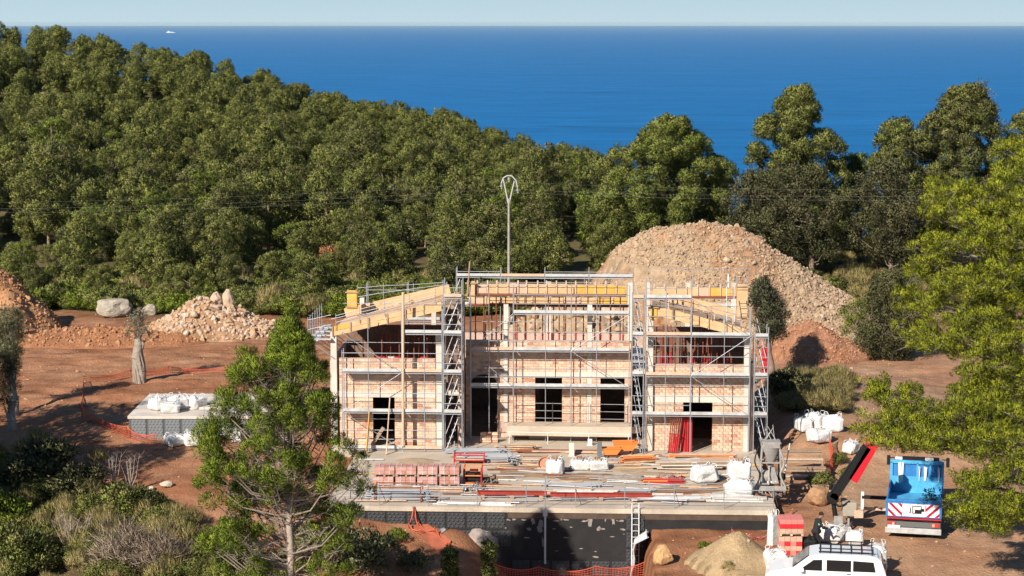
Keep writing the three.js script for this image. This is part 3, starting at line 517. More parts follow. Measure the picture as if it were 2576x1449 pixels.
{
  // floors and ground: closed at the back, inner colour darkened to imitate room shade
  obj('ground_floor', [span(L0 + 0.01, R1 - 0.01, 0.0, 0.012, ZB, ZC - 0.3)], SHADE_IN, house); obj('ground_slab', [span(L0, R1, -0.5, 0.0, ZB, -2.0), span(L0, L1, -0.5, 0.005, -2, 0.15), span(R0, R1, -0.5, 0.005, -2, 0.15)], K.concrete, house);
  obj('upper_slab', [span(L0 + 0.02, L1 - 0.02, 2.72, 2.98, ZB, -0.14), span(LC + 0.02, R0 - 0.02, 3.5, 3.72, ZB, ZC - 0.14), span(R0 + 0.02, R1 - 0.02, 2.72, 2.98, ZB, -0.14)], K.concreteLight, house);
  obj('back_wall', [span(L0, R1, 0, 2.7, ZB - 0.2, ZB)], SHADE_IN, house);
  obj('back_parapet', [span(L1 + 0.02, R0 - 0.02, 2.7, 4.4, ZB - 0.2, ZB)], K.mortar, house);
  obj('darkened_inner_wall', [span(L0 + 0.02, L1 - 0.22, 2.99, 5.7, -5.4, -5.2)], SHADE_IN, house); obj('darkened_inner_wall', [span(R0 + 0.22, R1 - 0.02, 2.99, 5.7, -5.4, -5.2)], SHADE_IN, house);  // walls added behind the wing openings to keep the upper rooms dark
  obj('side_wall', [span(L0 - 0.2, L0, 0, 4.6, ZB, -0.16)], K.mortar, house);
  obj('side_wall', [span(R1, R1 + 0.2, 0, 4.6, ZB, -0.16)], K.mortar, house);
  obj('court_wall', [span(LC - 0.2, LC, 0, 2.7, ZC, -0.12), span(LC - 0.2, LC, 2.98, 7.3, ZC, -0.12)], K.mortar, house); obj('loggia_slab', [span(L1 + 0.16, LC, 2.72, 2.98, ZC, -0.5)], K.concreteLight, house); obj('loggia_roof', [span(L1 + 0.16, LC, 7.3, 7.5, ZC, -0.4)], K.timberOld, house); obj('loggia_back', [span(L1 + 0.02, LC, 2.985, 7.3, ZC - 0.2, ZC), span(L1 + 0.02, LC, 0.01, 2.7, ZC - 0.2, ZC)], SHADE_IN, house);
  obj('court_wall', [span(R0, R0 + 0.2, 0, 2.7, ZC, -0.16), span(R0, R0 + 0.2, 2.98, 4.7, ZC, -0.16)], K.mortar, house);
  obj('darkened_inner_wall', [span(-5.2, -5.0, 0.02, 2.7, ZB, -6), span(1.0, 1.2, 0.02, 2.9, ZB, -7), span(8.6, 8.8, 0.02, 2.7, ZB, -6)], SHADE_IN, house);
  obj('raised_porch', [span(hx(1275, -1.7), C1, 0.32, 0.86, ZC + 0.01, -1.75), span(hx(1330, -1.7), hx(1500, -1.7), -0.01, 0.32, -2.75, -2.5)], K.concrete, house);
  // left wing front
  const wl = [[hx(938), hx(993), 0, hy(1002)]];
  const a = solidWall('wall', L0 + 0.3, hx(1096), 0, hy(904), -0.2, -0.02, wl);
  brickFace(a, L0 + 0.3, hx(1096), 0.02, hy(1002), 0, wl, false); brickFace(a, L0 + 0.3, hx(1096), hy(988), hy(904), 0, [], false);
  obj('ring_beam', [span(L0 + 0.3, hx(1096), hy(1002), hy(988), -0.02, 0.022)], K.concreteLight, house);
  // middle, set back
  const wc = [[hx(1346, ZC), hx(1414, ZC), 0.86, hy(947, ZC)], [hx(1510, ZC), hx(1571, ZC), 0.86, hy(947, ZC)]], ac0 = hx(1183, ZC), ac1 = hx(1251, ZC);
  const top = hy(856, ZC), cw = solidWall('wall', C0, C1, 0.02, top, ZC - 0.2, ZC - 0.02, [...wc, [ac0, ac1, 0.02, hy(941, ZC)]]);
  { // arch head
    const yS = hy(968, ZC), yT = hy(941, ZC), s = new THREE.Shape(); s.moveTo(ac0, yS); s.lineTo(ac0, yT + 0.01); s.lineTo(ac1, yT + 0.01); s.lineTo(ac1, yS); const n = 14; for (let i = 0; i <= n; i++) { const k = Math.PI * i / n; s.lineTo((ac0 + ac1) / 2 + Math.cos(k) * (ac1 - ac0) / 2 * 0.999, yS + Math.sin(k) * (yT - yS) * 0.97); }
    const g = new THREE.ExtrudeGeometry(s, { depth: 0.2, bevelEnabled: false }).translate(0, 0, ZC - 0.19); obj('arch_head', g, K.mortar, house);
  }
  const bh = [...wc, [ac0 - 0.05, ac1 + 0.05, 0, hy(936, ZC)], [hx(1267, ZC), hx(1279, ZC), 0, 9], [hx(1476, ZC), hx(1489, ZC), 0, 9]];
  brickFace(cw, C0, C1, 0.88, hy(947, ZC), ZC, bh, false); brickFace(cw, C0, C1, hy(935, ZC), top, ZC, bh.slice(3).concat(bh.slice(2, 3)), false);
  obj('ring_beam', [span(ac1 + 0.05, C1, hy(947, ZC), hy(935, ZC), ZC - 0.02, ZC + 0.022)], K.concreteLight, house);
  // right wing front, the bricks built one by one
  const wr = [[hx(1718.6), hx(1792.6), 0, hy(1008)]];
  const c = solidWall('wall', R0 + 0.3, hx(1872), 0, hy(913), -0.2, -0.02, wr);
  brickFace(c, R0 + 0.33, hx(1871), 0.02, hy(1008), 0, wr, true); brickFace(c, R0 + 0.33, hx(1871), hy(990), hy(913), 0, [], true);
  obj('ring_beam', [span(R0 + 0.33, hx(1871), hy(1008), hy(990), -0.02, 0.022)], K.concreteLight, house);
  stuff(obj('bricks', brickRest, K.brickMix, house));
  // columns
  const col = (x, z, y0, y1, w = 0.31) => obj('column', [span(x - w / 2, x + w / 2, y0, y1, z - w, z)], K.concreteLight, house);
  col(hx(841), 0.03, -0.2, 6.1); col(hx(1104), 0.03, -0.01, hy(835)); col(hx(1636), 0.03, -0.01, hy(772)); col(hx(1878), 0.03, -0.01, hy(836));
  col(hx(1273, ZC), ZC + 0.035, 0.86, hy(766, ZC), 0.25); col(hx(1482.5, ZC), ZC + 0.035, 0.86, hy(764, ZC), 0.25);
  for (const x of [L0 + 0.2, -5, L1 - 0.2, 1.6, C1, R0 + 0.2, 9.5, R1 - 0.2]) obj('column', [span(x - 0.13, x + 0.13, 3.0, x < L1 ? 6.4 : 7.4, ZB, ZB + 0.26)], K.concreteLight, house);
}
// ---------- formwork of the roofs ----------
function slopeRoof(label, uL, vL, uR, vR, zBack, boards, seed) {
  const a = hp(uL, vL, 0.1), b = hp(uR, vR, 0.1), t = hthing('roof_formwork', label, 'formwork', 0, 0, 0), q = mulberry(seed);
  const dx = b.x - a.x, n = boards, dir = V(dx, b.y - a.y, 0).normalize();
  for (let i = 0; i < n; i++) {   // fascia boards, end to end
    const k0 = i / n, k1 = (i + 1) / n - 0.004, p = V(lerp(a.x, b.x, k0), lerp(a.y, b.y, k0), 0.1), r = V(lerp(a.x, b.x, k1), lerp(a.y, b.y, k1), 0.1);
    for (const s of [0, 1]) obj('fascia_board', plank(p.clone().add(V(0, -0.12 - s * 0.25 + rr(-0.01, 0.01, q), rr(-0.02, 0.02, q))), r.clone().add(V(0, -0.12 - s * 0.25 + rr(-0.01, 0.01, q), 0)), 0.03, 0.235), q() < 0.14 ? K.yellow : K.timber, t);
    obj('batten', box(0.06, 0.56, 0.05, p.x + 0.02, p.y - 0.25, 0.15), K.timberOld, t);
  }
  const m = Math.round(-zBack / 0.3);
  for (let j = 0; j < m; j++) {   // deck planks running along the slope
    const z = -0.05 - j * (-zBack / m); obj('deck_plank', plank(V(a.x, a.y - 0.3 + rr(0, 0.015, q), z), V(b.x, b.y - 0.3 + rr(0, 0.015, q), z), -zBack / m - 0.02, 0.03), q() < 0.5 ? K.timberPink : K.timberOld, t);
  }
  for (let j = 0; j < 5; j++) obj('joist', plank(V(a.x + 0.1, a.y - 0.42, -0.4 - j * -zBack / 5.2), V(b.x - 0.1, b.y - 0.42, -0.4 - j * -zBack / 5.2), 0.08, 0.2), K.yellow, t);
  obj('back_board', plank(V(a.x, a.y - 0.02, zBack), V(b.x, b.y - 0.02, zBack), 0.03, 0.5), K.timber, t);
  for (let i = 0; i < 14; i++) { const k = rr(0.08, 0.95, q), z = rr(zBack + 0.4, -0.4, q), x = lerp(a.x, b.x, k), y = lerp(a.y, b.y, k) - 0.26; obj('loose_board', plank(V(x, y, z), V(x + dir.x * rr(0.8, 1.6, q), y + dir.y * 1.2 + 0.03, z + rr(-0.4, 0.4, q)), 0.14, 0.03), q() < 0.4 ? K.timber : K.timberOld, t); }
  return t;
}
slopeRoof('sloping timber roof formwork of the left wing, falling to the left', 836, 822, 1112, 758, -5, 6, 4);
slopeRoof('sloping timber roof formwork of the right wing, falling to the right', 1646, 768, 1872, 826, -5, 5, 5);
function beamForm(label, u0, u1, v0, v1, z, n, yellowFrom, seed) {   // formwork of a beam, board by board
  const t = hthing('beam_formwork', label, 'formwork'), q = mulberry(seed), x0 = hx(u0, z), x1 = hx(u1, z), y0 = hy(v1, z), y1 = hy(v0, z);
  for (let i = 0; i < n; i++) {
    const a = lerp(x0, x1, i / n), b = lerp(x0, x1, (i + 1) / n) - 0.012; obj('form_board', [span(a, b, y0 + 0.04 + rr(-0.02, 0.02, q), y1 + rr(-0.05, 0.04, q), z - 0.03 + rr(0, 0.01, q), z)], i / n >= yellowFrom ? K.yellow : q() < 0.6 ? K.timber : K.timberPink, t);
    obj('batten', box(0.07, y1 - y0 + 0.22, 0.06, a + rr(0, 0.1, q), (y0 + y1) / 2 + 0.08, z + 0.035), K.timberPink, t);
  }
  obj('back_form', [span(x0, x1, y0 + 0.04, y1 - 0.04, z - 0.4, z - 0.36)], K.timberOld, t);
  obj('bottom_beam', [span(x0 - 0.1, x1 + 0.1, y0 - 0.06, y0 + 0.02, z - 0.4, z + 0.08)], K.timberOld, t);
  obj('waler', [span(x0, x1, y0 - 0.001, y0 + 0.09, z + 0.07, z + 0.14)], K.rust, t);
  return t;
}
beamForm('long timber beam formwork over the middle of the house, yellow at its right end', 1176, 1570, 714, 742, ZC, 16, 0.66, 6);
beamForm('second timber beam formwork lower behind the middle columns', 1180, 1575, 748, 768, ZC - 2.2, 10, 0.72, 7);
beamForm('timber beam formwork at the back of the right wing, yellow at its right end', 1640, 1862, 720, 745, -5.2, 8, 0.55, 8);
{ // upright form boxes
  const up = (label, u0, u1, v0, v1, z, m) => { const t = hthing('column_formwork', label, 'formwork'), a = hx(u0, z), b = hx(u1, z), y0 = hy(v1, z), y1 = hy(v0, z); obj('form_side', [span(a, b, y0, y1, z - 0.04, z)], m, t); obj('form_side', [span(b - 0.04, b, y0, y1, z - 0.5, z - 0.045)], m, t); obj('form_side', [span(a, a + 0.04, y0, y1, z - 0.5, z - 0.045)], m, t); obj('collar', [span(a - 0.1, b + 0.1, y1 - 0.14, y1 - 0.06, z + 0.005, z + 0.06)], K.timberOld, t); obj('collar', [span(a - 0.08, b + 0.08, y0 + 0.1, y0 + 0.18, z + 0.005, z + 0.06)], K.timberOld, t); return t; };
  up('upright yellow chimney formwork on the left wing roof', 876, 900, 733, 782, -3.5, K.yellow);
  up('upright timber formwork box at the left end of the middle beam', 1176, 1195, 708, 750, ZC + 0.3, K.timber);
  up('upright timber formwork at the far right corner of the roof', 1850, 1876, 712, 800, -1.6, K.timber);
  up('yellow formwork around the head of the right wing left column', 1634, 1650, 766, 800, 0.18, K.yellow);
}
// ---------- steel props ----------
const prop0 = (() => { return { outer: join([bar([0, 0, 0], [0, 1.15, 0], 0.04, 7)]), inner: join([bar([0, 1.1, 0], [0, 2.4, 0], 0.03, 7)]), plate: join([box(0.16, 0.015, 0.16, 0, 0.008, 0)]), collar: join([new THREE.TorusGeometry(0.06, 0.016, 5, 10).rotateX(1.57).translate(0, 1.16, 0)]) }; })();
function prop(x, y, z, h, label, m = K.red, lean = 0, group) {
  const t = hthing('steel_prop', label, 'prop', x, y, z, 0, group), s = h / 2.4; t.rotation.z = lean;
  reuse('base_plate', prop0.plate, K.rust, t); for (const [n, g] of [['outer_tube', prop0.outer], ['inner_tube', prop0.inner], ['collar', prop0.collar]]) { const o = reuse(n, g, n === 'inner_tube' ? K.rust : m, t); o.scale.y = s; } return t;
}
{
  const q = mulberry(12);
  for (let i = 0; i < 40; i++) prop(lerp(L0 + 1.2, L1 - 0.4, q()), 2.985, rr(-5, -0.5, q), 2.75 + 0, 'steel prop holding up the left wing roof formwork', q() < 0.6 ? K.red : q() < 0.5 ? K.galv : K.rust, 0, 'props in the left wing upper storey');
  for (let i = 0; i < 46; i++) prop(lerp(R0 + 0.5, R1 - 0.8, q()), 2.985, rr(-5, -0.5, q), 2.9, 'steel prop under the right wing roof formwork', q() < 0.5 ? K.red : q() < 0.5 ? K.rust : K.galv, 0, 'props in the right wing upper storey');
  for (let i = 0; i < 30; i++) prop(lerp(C0 + 0.4, C1 - 0.3, (i + q()) / 30), 3.725, ZC - (i % 2 ? 2.2 : 0.5) + rr(-0.3, 0.1, q), i % 2 ? 3.1 : 3.93, 'steel prop under the beam formwork in the middle of the house', q() < 0.5 ? K.red : K.rust, 0, 'props in the middle upper storey');
  // red props leaned against the right wing
  for (let i = 0; i < 6; i++) prop(hx(1683 + i * 4), 0.02, 0.52 + 0.04 * i, 2.05, 'red steel prop leaning beside the doorway of the right wing', K.red, -0.06 - 0.012 * i, 'props leaning by the right doorway');
  const rd = hthing('steel_shutter', 'deep red steel shutter panel standing beside the right wing doorway', 'panel', hx(1727), 0.01, 0.3); obj('sheet', [span(-0.28, 0.28, 0, 2.02, -0.02, 0.01)], K.red, rd); for (const x of [-0.27, -0.05, 0.08, 0.27]) obj('rib', box(0.035, 2.02, 0.06, x, 1.02, 0.045), K.red, rd);
}
// ---------- scaffolds ----------
function scaffold(label, xs, z0, z1, levels, topY, o = {}) {
  const t = hthing('scaffold', label, 'scaffold'), y0 = o.y0 ?? 0, q = mulberry(o.seed ?? 1);
  for (const x of xs) for (const z of [z0, z1]) { obj('standard', bar([x, y0 + 0.02, z], [x, typeof topY === 'function' ? topY(x) : topY, z], 0.028, 6), K.galv, t); obj('base_plate', box(0.15, 0.02, 0.15, x, y0 + 0.01, z), K.galv, t); }
  for (const x of xs) for (const y of levels) obj('transom', bar([x, y - 0.06, z0], [x, y - 0.06, z1], 0.024, 5), K.galv, t);
  for (let i = 0; i < xs.length - 1; i++) {
    const a = xs[i], b = xs[i + 1];
    for (const [k, y] of levels.entries()) {
      if (o.skip && o.skip.some(([si, sk]) => si === i && sk === k)) continue;
      const w = (Math.abs(z1 - z0) - 0.06) / 2, zm = (z0 + z1) / 2;
      for (const s of [-1, 1]) obj('platform', [rbox(b - a - 0.06, 0.06, w - 0.01, 0.012, (a + b) / 2, y, zm + s * (w / 2 + 0.004), 1)], K.platform, t);
      obj('toe_board', [box(b - a - 0.05, 0.16, 0.025, (a + b) / 2, y + 0.115, z1 + 0.045)], q() < 0.15 ? K.timberPink : K.platform, t);
      obj('ledger', bar([a, y - 0.06, z1], [b, y - 0.06, z1], 0.022, 5), K.galv, t);
      for (const dy of o.rails ?? [0.52, 1.0]) if (q() < 0.85 && y + dy < (typeof topY === 'function' ? Math.min(topY(a), topY(b)) : topY)) obj('guard_rail', bar([a, y + dy, z1 + 0.03], [b, y + dy, z1 + 0.03], 0.02, 5), K.galv, t);
    }
    if (o.mid) { const xm = lerp(a, b, 0.5 + 0.06 * (i % 2 ? 1 : -1)); obj('standard', bar([xm, y0 + 0.02, z1 + 0.05], [xm, (typeof topY === 'function' ? topY(xm) : topY) - 0.2, z1 + 0.05], 0.022, 6), K.galv, t); for (let k = 0; k < levels.length; k++) obj('guard_rail', bar([a, levels[k] + 1.45, z0], [b, levels[k] + 1.45, z0], 0.016, 5), K.galv, t); }
    if (o.brace && o.brace.includes(i)) for (let k = 0; k < levels.length - 1; k++) obj('brace', bar(k % 2 ? [a, levels[k], z1 + 0.06] : [b, levels[k], z1 + 0.06], k % 2 ? [b, levels[k + 1], z1 + 0.06] : [a, levels[k + 1], z1 + 0.06], 0.018, 5), K.galv, t);
  }
  return t;
}
function stairTower(label, x0, x1, z0, z1, levels, topY, flip) {
  const t = scaffold(label, [x0, x1], z0, z1, levels, topY, { rails: [0.5, 1.0], seed: 8 });
  const ys = [0.05, ...levels];
  for (let k = 0; k < ys.length - 1; k++) {   // flights of open steps between the levels
    const a = V(flip ? x1 - 0.12 : x0 + 0.12, ys[k] + 0.05, z1 - 0.2), b = V(flip ? x0 + 0.12 : x1 - 0.12, ys[k + 1] - 0.02, z0 + 0.2), n = 6;
    const f = obj('stair_flight', [bar(a.clone().add(V(0, 0, 0.22)), b.clone().add(V(0, 0, 0.22)), 0.03, 5), bar(a.clone().add(V(0, 0, -0.22)), b.clone().add(V(0, 0, -0.22)), 0.03, 5)], K.galv, t);
    for (let i = 1; i < n; i++) { const p = a.clone().lerp(b, i / n); obj('tread', [box(0.2, 0.025, 0.42, p.x, p.y, p.z)], K.galv, f); }
    obj('hand_rail', bar(a.clone().add(V(0, 0.9, 0.3)), b.clone().add(V(0, 0.9, 0.3)), 0.018, 5), K.galv, t);
  }
  return t;
}
const lv = (z, ...v) => v.map(k => hy(k, z));
scaffold('galvanised scaffold in front of the left wing', [hx(862, .8), hx(1012, .8), hx(1113, .8)], 0.22, 0.85, [0.12, 2.06, 4.16, 6.2], x => x < hx(900) ? 5.3 : 7.4, { seed: 2, skip: [[0, 3]], brace: [0], mid: true });
stairTower('scaffold stair tower in the corner right of the left wing', hx(1117, .8), hx(1163, .8), 0.0, 0.95, [2.06, 4.16, 6.2, 8.1], 9.0, false);
scaffold('galvanised scaffold in front of the set back middle of the house', [hx(1183, -2), hx(1291, -2), hx(1436, -2), hx(1582, -2)], -2.62, -2.02, lv(-2.1, 972, 881, 788), hy(722, -2), { seed: 3, y0: 0, skip: [[0, 2]], brace: [0, 2], mid: true });
stairTower('scaffold stair tower in the corner left of the right wing', hx(1589, .8), hx(1618, .8), 0.0, 0.95, [2.06, 4.16, 6.2, 8.1], 8.3, true);
scaffold('galvanised scaffold in front of the right wing', [hx(1623, .8), hx(1737, .8), hx(1885, .8)], 0.22, 0.85, [2.04, 4.1, 6.18, 8.1], x => x > hx(1800) ? 7.6 : 9.0, { seed: 4, skip: [[1, 3]], brace: [1], mid: true });
stairTower('tall scaffold stair tower outside the right end of the house', hx(1896, .5), hx(1930, .5), -0.5, 0.6, [2.0, 4.06, 6.1], 6.6, true);
scaffold('scaffold behind the house with a long white platform along the top', [hx(1150, -12), hx(1260, -12), hx(1370, -12), hx(1480, -12), hx(1590, -12)], -12.4, -11.75, [5.9, hy(695, -12)], hy(688, -12) + 0.35, { seed: 6, rails: [0.3] });
scaffold('scaffold rail frame behind the left wing roof', [hx(905, -8), hx(1010, -8), hx(1110, -8)], -12.4, -11.75, [5.0], x => hy(712, -12), { seed: 7, rails: [0.6, 1.15, 1.75] });
scaffold('scaffold behind the right wing with rails above the roof', [hx(1640, -12), hx(1740, -12), hx(1850, -12)], -12.4, -11.75, [5.9], x => hy(694, -12), { seed: 9, rails: [0.6, 1.2, 1.7] });
{ // eaves walkway at the left end
  const t = hthing('eaves_walkway', 'cantilevered walkway with close guard rails at the left eaves', 'scaffold'), xa = hx(778, 0.2), xb = hx(836, 0.2), y = hy(856, 0.2);
  for (let j = 0; j < 4; j++) obj('platform', [box(xb - xa, 0.05, 0.28, (xa + xb) / 2, y, 0.2 - j * 1.3)], K.platform, t);
  obj('long_platform', [box(0.5, 0.05, 5.2, xa + 0.3, y - 0.06, -2.2)], K.platform, t);
  for (let j = 0; j < 7; j++) { const z = 0.3 - j * 0.85; obj('post', bar([xa, y - 0.1, z], [xa, y + 1.15, z], 0.022, 5), K.galv, t); obj('bracket', bar([L0 - 0.05, y - 0.9, z], [xa + 0.1, y - 0.08, z], 0.022, 5), K.galv, t); }
  for (const dy of [0.3, 0.65, 1.05]) obj('guard_rail', bar([xa, y + dy, 0.3], [xa, y + dy, -4.8], 0.018, 5), K.galv, t);
  for (const dy of [0.5, 1.0]) obj('guard_rail', bar([xa, y + dy, 0.3], [xb, y + dy + 0.28, 0.3], 0.018, 5), K.galv, t);
  for (const dy of [0.35]) obj('guard_rail', bar([xb, y + dy + 0.7, 0.25], [hx(1100, 0.2), hy(742, 0.2), 0.25], 0.018, 5), K.galv, t);
}
{ // rails standing on the roof slopes and the ladder on the right
  const ld = hthing('ladder', 'aluminium ladder leaning at the right end of the roof', 'ladder'), a = hx(1722 + 2 + 111, 0.3), yb = hy(806, 0.3), yt = hy(722, 0.3);
  for (const s of [-1, 1]) obj('stile', bar([a + s * 0.19, yb, 0.3], [a + s * 0.19, yt, -0.35], 0.024, 5), K.galv, ld);
  for (let i = 0; i < 8; i++) { const k = (i + 0.5) / 8; obj('rung', bar([a - 0.19, lerp(yb, yt, k), lerp(0.3, -0.35, k)], [a + 0.19, lerp(yb, yt, k), lerp(0.3, -0.35, k)], 0.016, 5), K.galv, ld); }
  const mast = (label, u, v0, v1, z, m = K.galv, r = 0.03, du = 0) => tag(obj('pole', [bar(hp(u, v1, z), hp(u + du, v0, z), r, 6), box(0.09, 0.04, 0.09, hp(u, v1, z).x, hp(u, v1, z).y, z)], m), label, 'pole');
  const wrap = o => { o.rotation.y = TURN; return o; };
  wrap(mast('crooked timber pole rising above the left end of the middle beam', 1176, 658, 740, -2.4, K.timberOld, 0.045, 6));
  wrap(mast('pale pole standing up at the right of the right wing roof', 1832, 690, 722, -1, K.white, 0.05));
  wrap(mast('thin pole at the right corner of the right wing roof', 1878, 690, 716, -1, K.galv, 0.03));
  wrap(mast('brown timber post tied to the middle of the left wing scaffold', 1014, 735, 1122, 0.95, K.timberPink, 0.075));
  const pl = hthing('timber_plank', 'wide yellow plank leaning against the left wing scaffold', 'plank'); obj('board', plank(hp(922, 1135, 1.5), hp(930, 1035, 0.95), 0.42, 0.04, V(1, 0, 0)).rotateY(0), K.yellow, pl);
  const p2 = hthing('timber_plank', 'brown plank leaning left of the middle post of the left wing', 'plank'); obj('board', plank(hp(972, 1142, 1.7), hp(981, 1000, 0.95), 0.14, 0.05, V(1, 0, 0)), K.timberPink, p2);
  const p3 = hthing('timber_plank', 'grey plank slanting across the left wing doorway', 'plank'); obj('board', plank(hp(935, 1120, 1.0), hp(965, 1075, 0.5), 0.18, 0.04, V(0, 0, 1)), K.timberOld, p3);
}
{ // tubes, rails and boards left about the roofs
  const q = mulberry(66), rail = (label, pts, z) => { const t = hthing('roof_rail', label, 'railing'); for (const [u, v0, v1] of pts) obj('post', bar(hp(u, v1, z), hp(u, v0, z), 0.02, 5), K.galv, t); for (const k of [0.15, 0.55]) for (let i = 0; i < pts.length - 1; i++) { const [u, a, b] = pts[i], [u2, a2, b2] = pts[i + 1]; obj('rail', bar(hp(u, lerp(a, b, k), z), hp(u2, lerp(a2, b2, k), z), 0.017, 5), K.galv, t); } };
  rail('guard rail climbing the left wing roof slope', [[845, 788, 830], [905, 772, 812], [968, 756, 796], [1030, 742, 780], [1095, 726, 764]], 0.2);
  rail('guard rail at the back edge of the left wing roof', [[900, 716, 772], [965, 712, 756], [1040, 712, 738], [1115, 708, 724]], -5.1);
  rail('guard rail descending the right wing roof slope', [[1660, 738, 772], [1720, 752, 786], [1790, 770, 806], [1862, 788, 826]], 0.2);
  rail('guard rail along the top of the middle beam', [[1180, 694, 722], [1270, 696, 722], [1370, 697, 722], [1470, 697, 722], [1565, 698, 722]], ZC - 0.5);
  for (let i = 0; i < 12; i++) { const u = rr(1650, 1850, q), z = rr(-4.5, -0.6, q), p = hp(u, lerp(775, 826, (u - 1650) / 210) - 8, z); const o = hthing('roof_post', 'short timber post standing on the right wing roof formwork', 'post', p.x, hp(u, lerp(768, 822, (u - 1650) / 210), 0.1).y - 0.28, z, 0, 'posts on the right wing roof'); obj('post', box(0.06, rr(0.4, 0.9, q), 0.06, 0, 0.2, 0), i % 3 ? K.timberPink : K.rust, o); obj('foot', box(0.2, 0.03, 0.12, 0, 0.01, 0), K.timberOld, o); }
  const pk = hthing('red_white_boxes', 'red and white boxes stacked in the left wing upper storey', 'boxes'); [[958, 870, K.red], [985, 872, K.white], [1000, 872, K.red], [1068, 872, K.red]].forEach(([u, v, m]) => { const p = hp(u, v, -1.6); obj('box', rbox(0.42, 0.42, 0.4, 0.02, p.x, 3.0 + 1.35, -1.6), m, pk); obj('stand', box(0.4, 1.14, 0.36, p.x, 3.56, -1.6), K.timberOld, pk); });
  // partial brace and hoarding on the tower outside the right end
  const hd = hthing('red_tarp', 'red cloth hanging inside the stair tower at the right end', 'cloth'); obj('cloth', [rbox(0.28, 1.5, 0.05, 0.02, hx(1921, 0.3), hy(905, 0.3), 0.35)], K.red, hd); obj('tie', bar([hx(1921, 0.3) - 0.16, hy(905, 0.3) + 0.76, 0.35], [hx(1921, 0.3) + 0.16, hy(905, 0.3) + 0.76, 0.35], 0.015, 5), K.galv, hd);
}
// ---------- things on the deck ----------
const dp = (u, v, y = 0) => { const d = ray(u, v).applyAxisAngle(V(0, 1, 0), -TURN), e = EYE.clone().applyAxisAngle(V(0, 1, 0), -TURN); return e.addScaledVector(d, (y - e.y) / d.y); };
const pxm = p => FOC / ((102 - p.z) * 0.991 + (22.06 - p.y) * 0.132);   // photograph pixels per metre
const onDeck = (name, label, cat, u, v, turn = 0, group) => { const p = dp(u, v); return hthing(name, label, cat, p.x, 0, p.z, turn, group); };
function sackGeo(seed, w, h, d, open = false) {   // a slumped woven sack
  const g = new RoundedBoxGeometry(w, h, d, 5, Math.min(w, h, d) * 0.28), p = g.attributes.position, v = V(0, 0, 0);
  for (let i = 0; i < p.count; i++) {
    v.fromBufferAttribute(p, i); const k = (v.y + h / 2) / h, f = 0.09 * Math.min(w, d);
    const b = 1 + 0.14 * Math.sin(k * Math.PI) - (k > 0.75 ? (k - 0.75) * (open ? 0.1 : 0.9) : 0);
    const nx = perlin.noise(v.x * 3.1 / w + seed, v.y * 3.4 / h, v.z * 3.1 / d), ny = perlin.noise(v.x * 4 / w, v.y * 3 / h + seed * 1.7, v.z * 4 / d), nz = perlin.noise(v.z * 3.4 / d, v.x * 3.1 / w + seed * 2.3, v.y * 3.2 / h);
    p.setXYZ(i, v.x * b + nx * f * 1.6, (v.y + h / 2) + ny * f * (k > 0.1 ? 1.6 : 0.1), v.z * b + nz * f * 1.6);
  }
  g.computeVertexNormals(); return g;
}
const rubbleM = [M([0.44, 0.33, 0.26], 0.95, { map: T.mottle }), M([0.5, 0.3, 0.2], 0.95, { map: T.mottle }), M([0.35, 0.27, 0.22], 0.95, { map: T.mottle })];
const PEB = [rock(1, 1), rock(1, 2), rock(1, 3, 0.6)];
function bigBag(t, seed, w, h, d, rubble) {   // parts of a builders' bag
  obj('sack', sackGeo(seed, w, h, d, rubble), K.bag, t);
  for (const [sx, sz] of [[-1, 1], [1, 1], [1, -1], [-1, -1]]) { const c = new THREE.CatmullRomCurve3([V(sx * w * 0.36, h * 0.86, sz * d * 0.36), V(sx * w * 0.46, h * 1.08, sz * d * 0.4), V(sx * w * 0.3, h * 1.14, sz * d * 0.2), V(sx * w * 0.2, h * 0.92, sz * d * 0.38)]); obj('lifting_loop', new THREE.TubeGeometry(c, 8, 0.018, 4), K.white, t); }
  if (rubble) for (let i = 0; i < 12; i++) { const a = i * 2.4, e = 0.36 * Math.sqrt((i + 0.5) / 12), s = rr(0.08, 0.15); const o = reuse('rubble', PEB[i % 3], rubbleM[i % 3], t, [Math.cos(a) * e * w, h * 0.98 + rr(-0.03, 0.06), Math.sin(a) * e * d], [i, i * 2, i * 3]); o.scale.setScalar(s); }
  return t;
}
const bagAt = (label, u, v, wpx, hpx, seed, rubble, group) => { const t = onDeck('builders_bag', label, 'bag', u, v, (seed % 5) * 0.15 - 0.3, group), p = dp(u, v), k = pxm(p); return bigBag(t, seed, wpx / k, hpx / k, wpx / k * 0.9, rubble); };
bagAt('white builders bag of rubble with torn top, left of the twin bags', 1396, 1192, 40, 40, 1.3, true);
bagAt('left one of the white twin rubble bags in the middle of the deck', 1460, 1180, 46, 27, 2.4, true);
bagAt('right one of the white twin rubble bags in the middle of the deck', 1504, 1181, 44, 26, 3.2, true);
bagAt('large slumped white bag lying on the deck right of the red props', 1771, 1214, 56, 44, 4.7, false);
{
  const p = dp(1862, 1241), k = pxm(p), h = 38 / k;
  bagAt('white builders bag at the bottom of the two high stack', 1862, 1241, 64, 36, 5.1, false);
  const t = hthing('builders_bag', 'white bag with red stains on top of the two high stack', 'bag', p.x - 0.05, h - 0.05, p.z - 0.1, 0.1); bigBag(t, 6.6, 52 / k, 48 / k, 0.85, true);
}
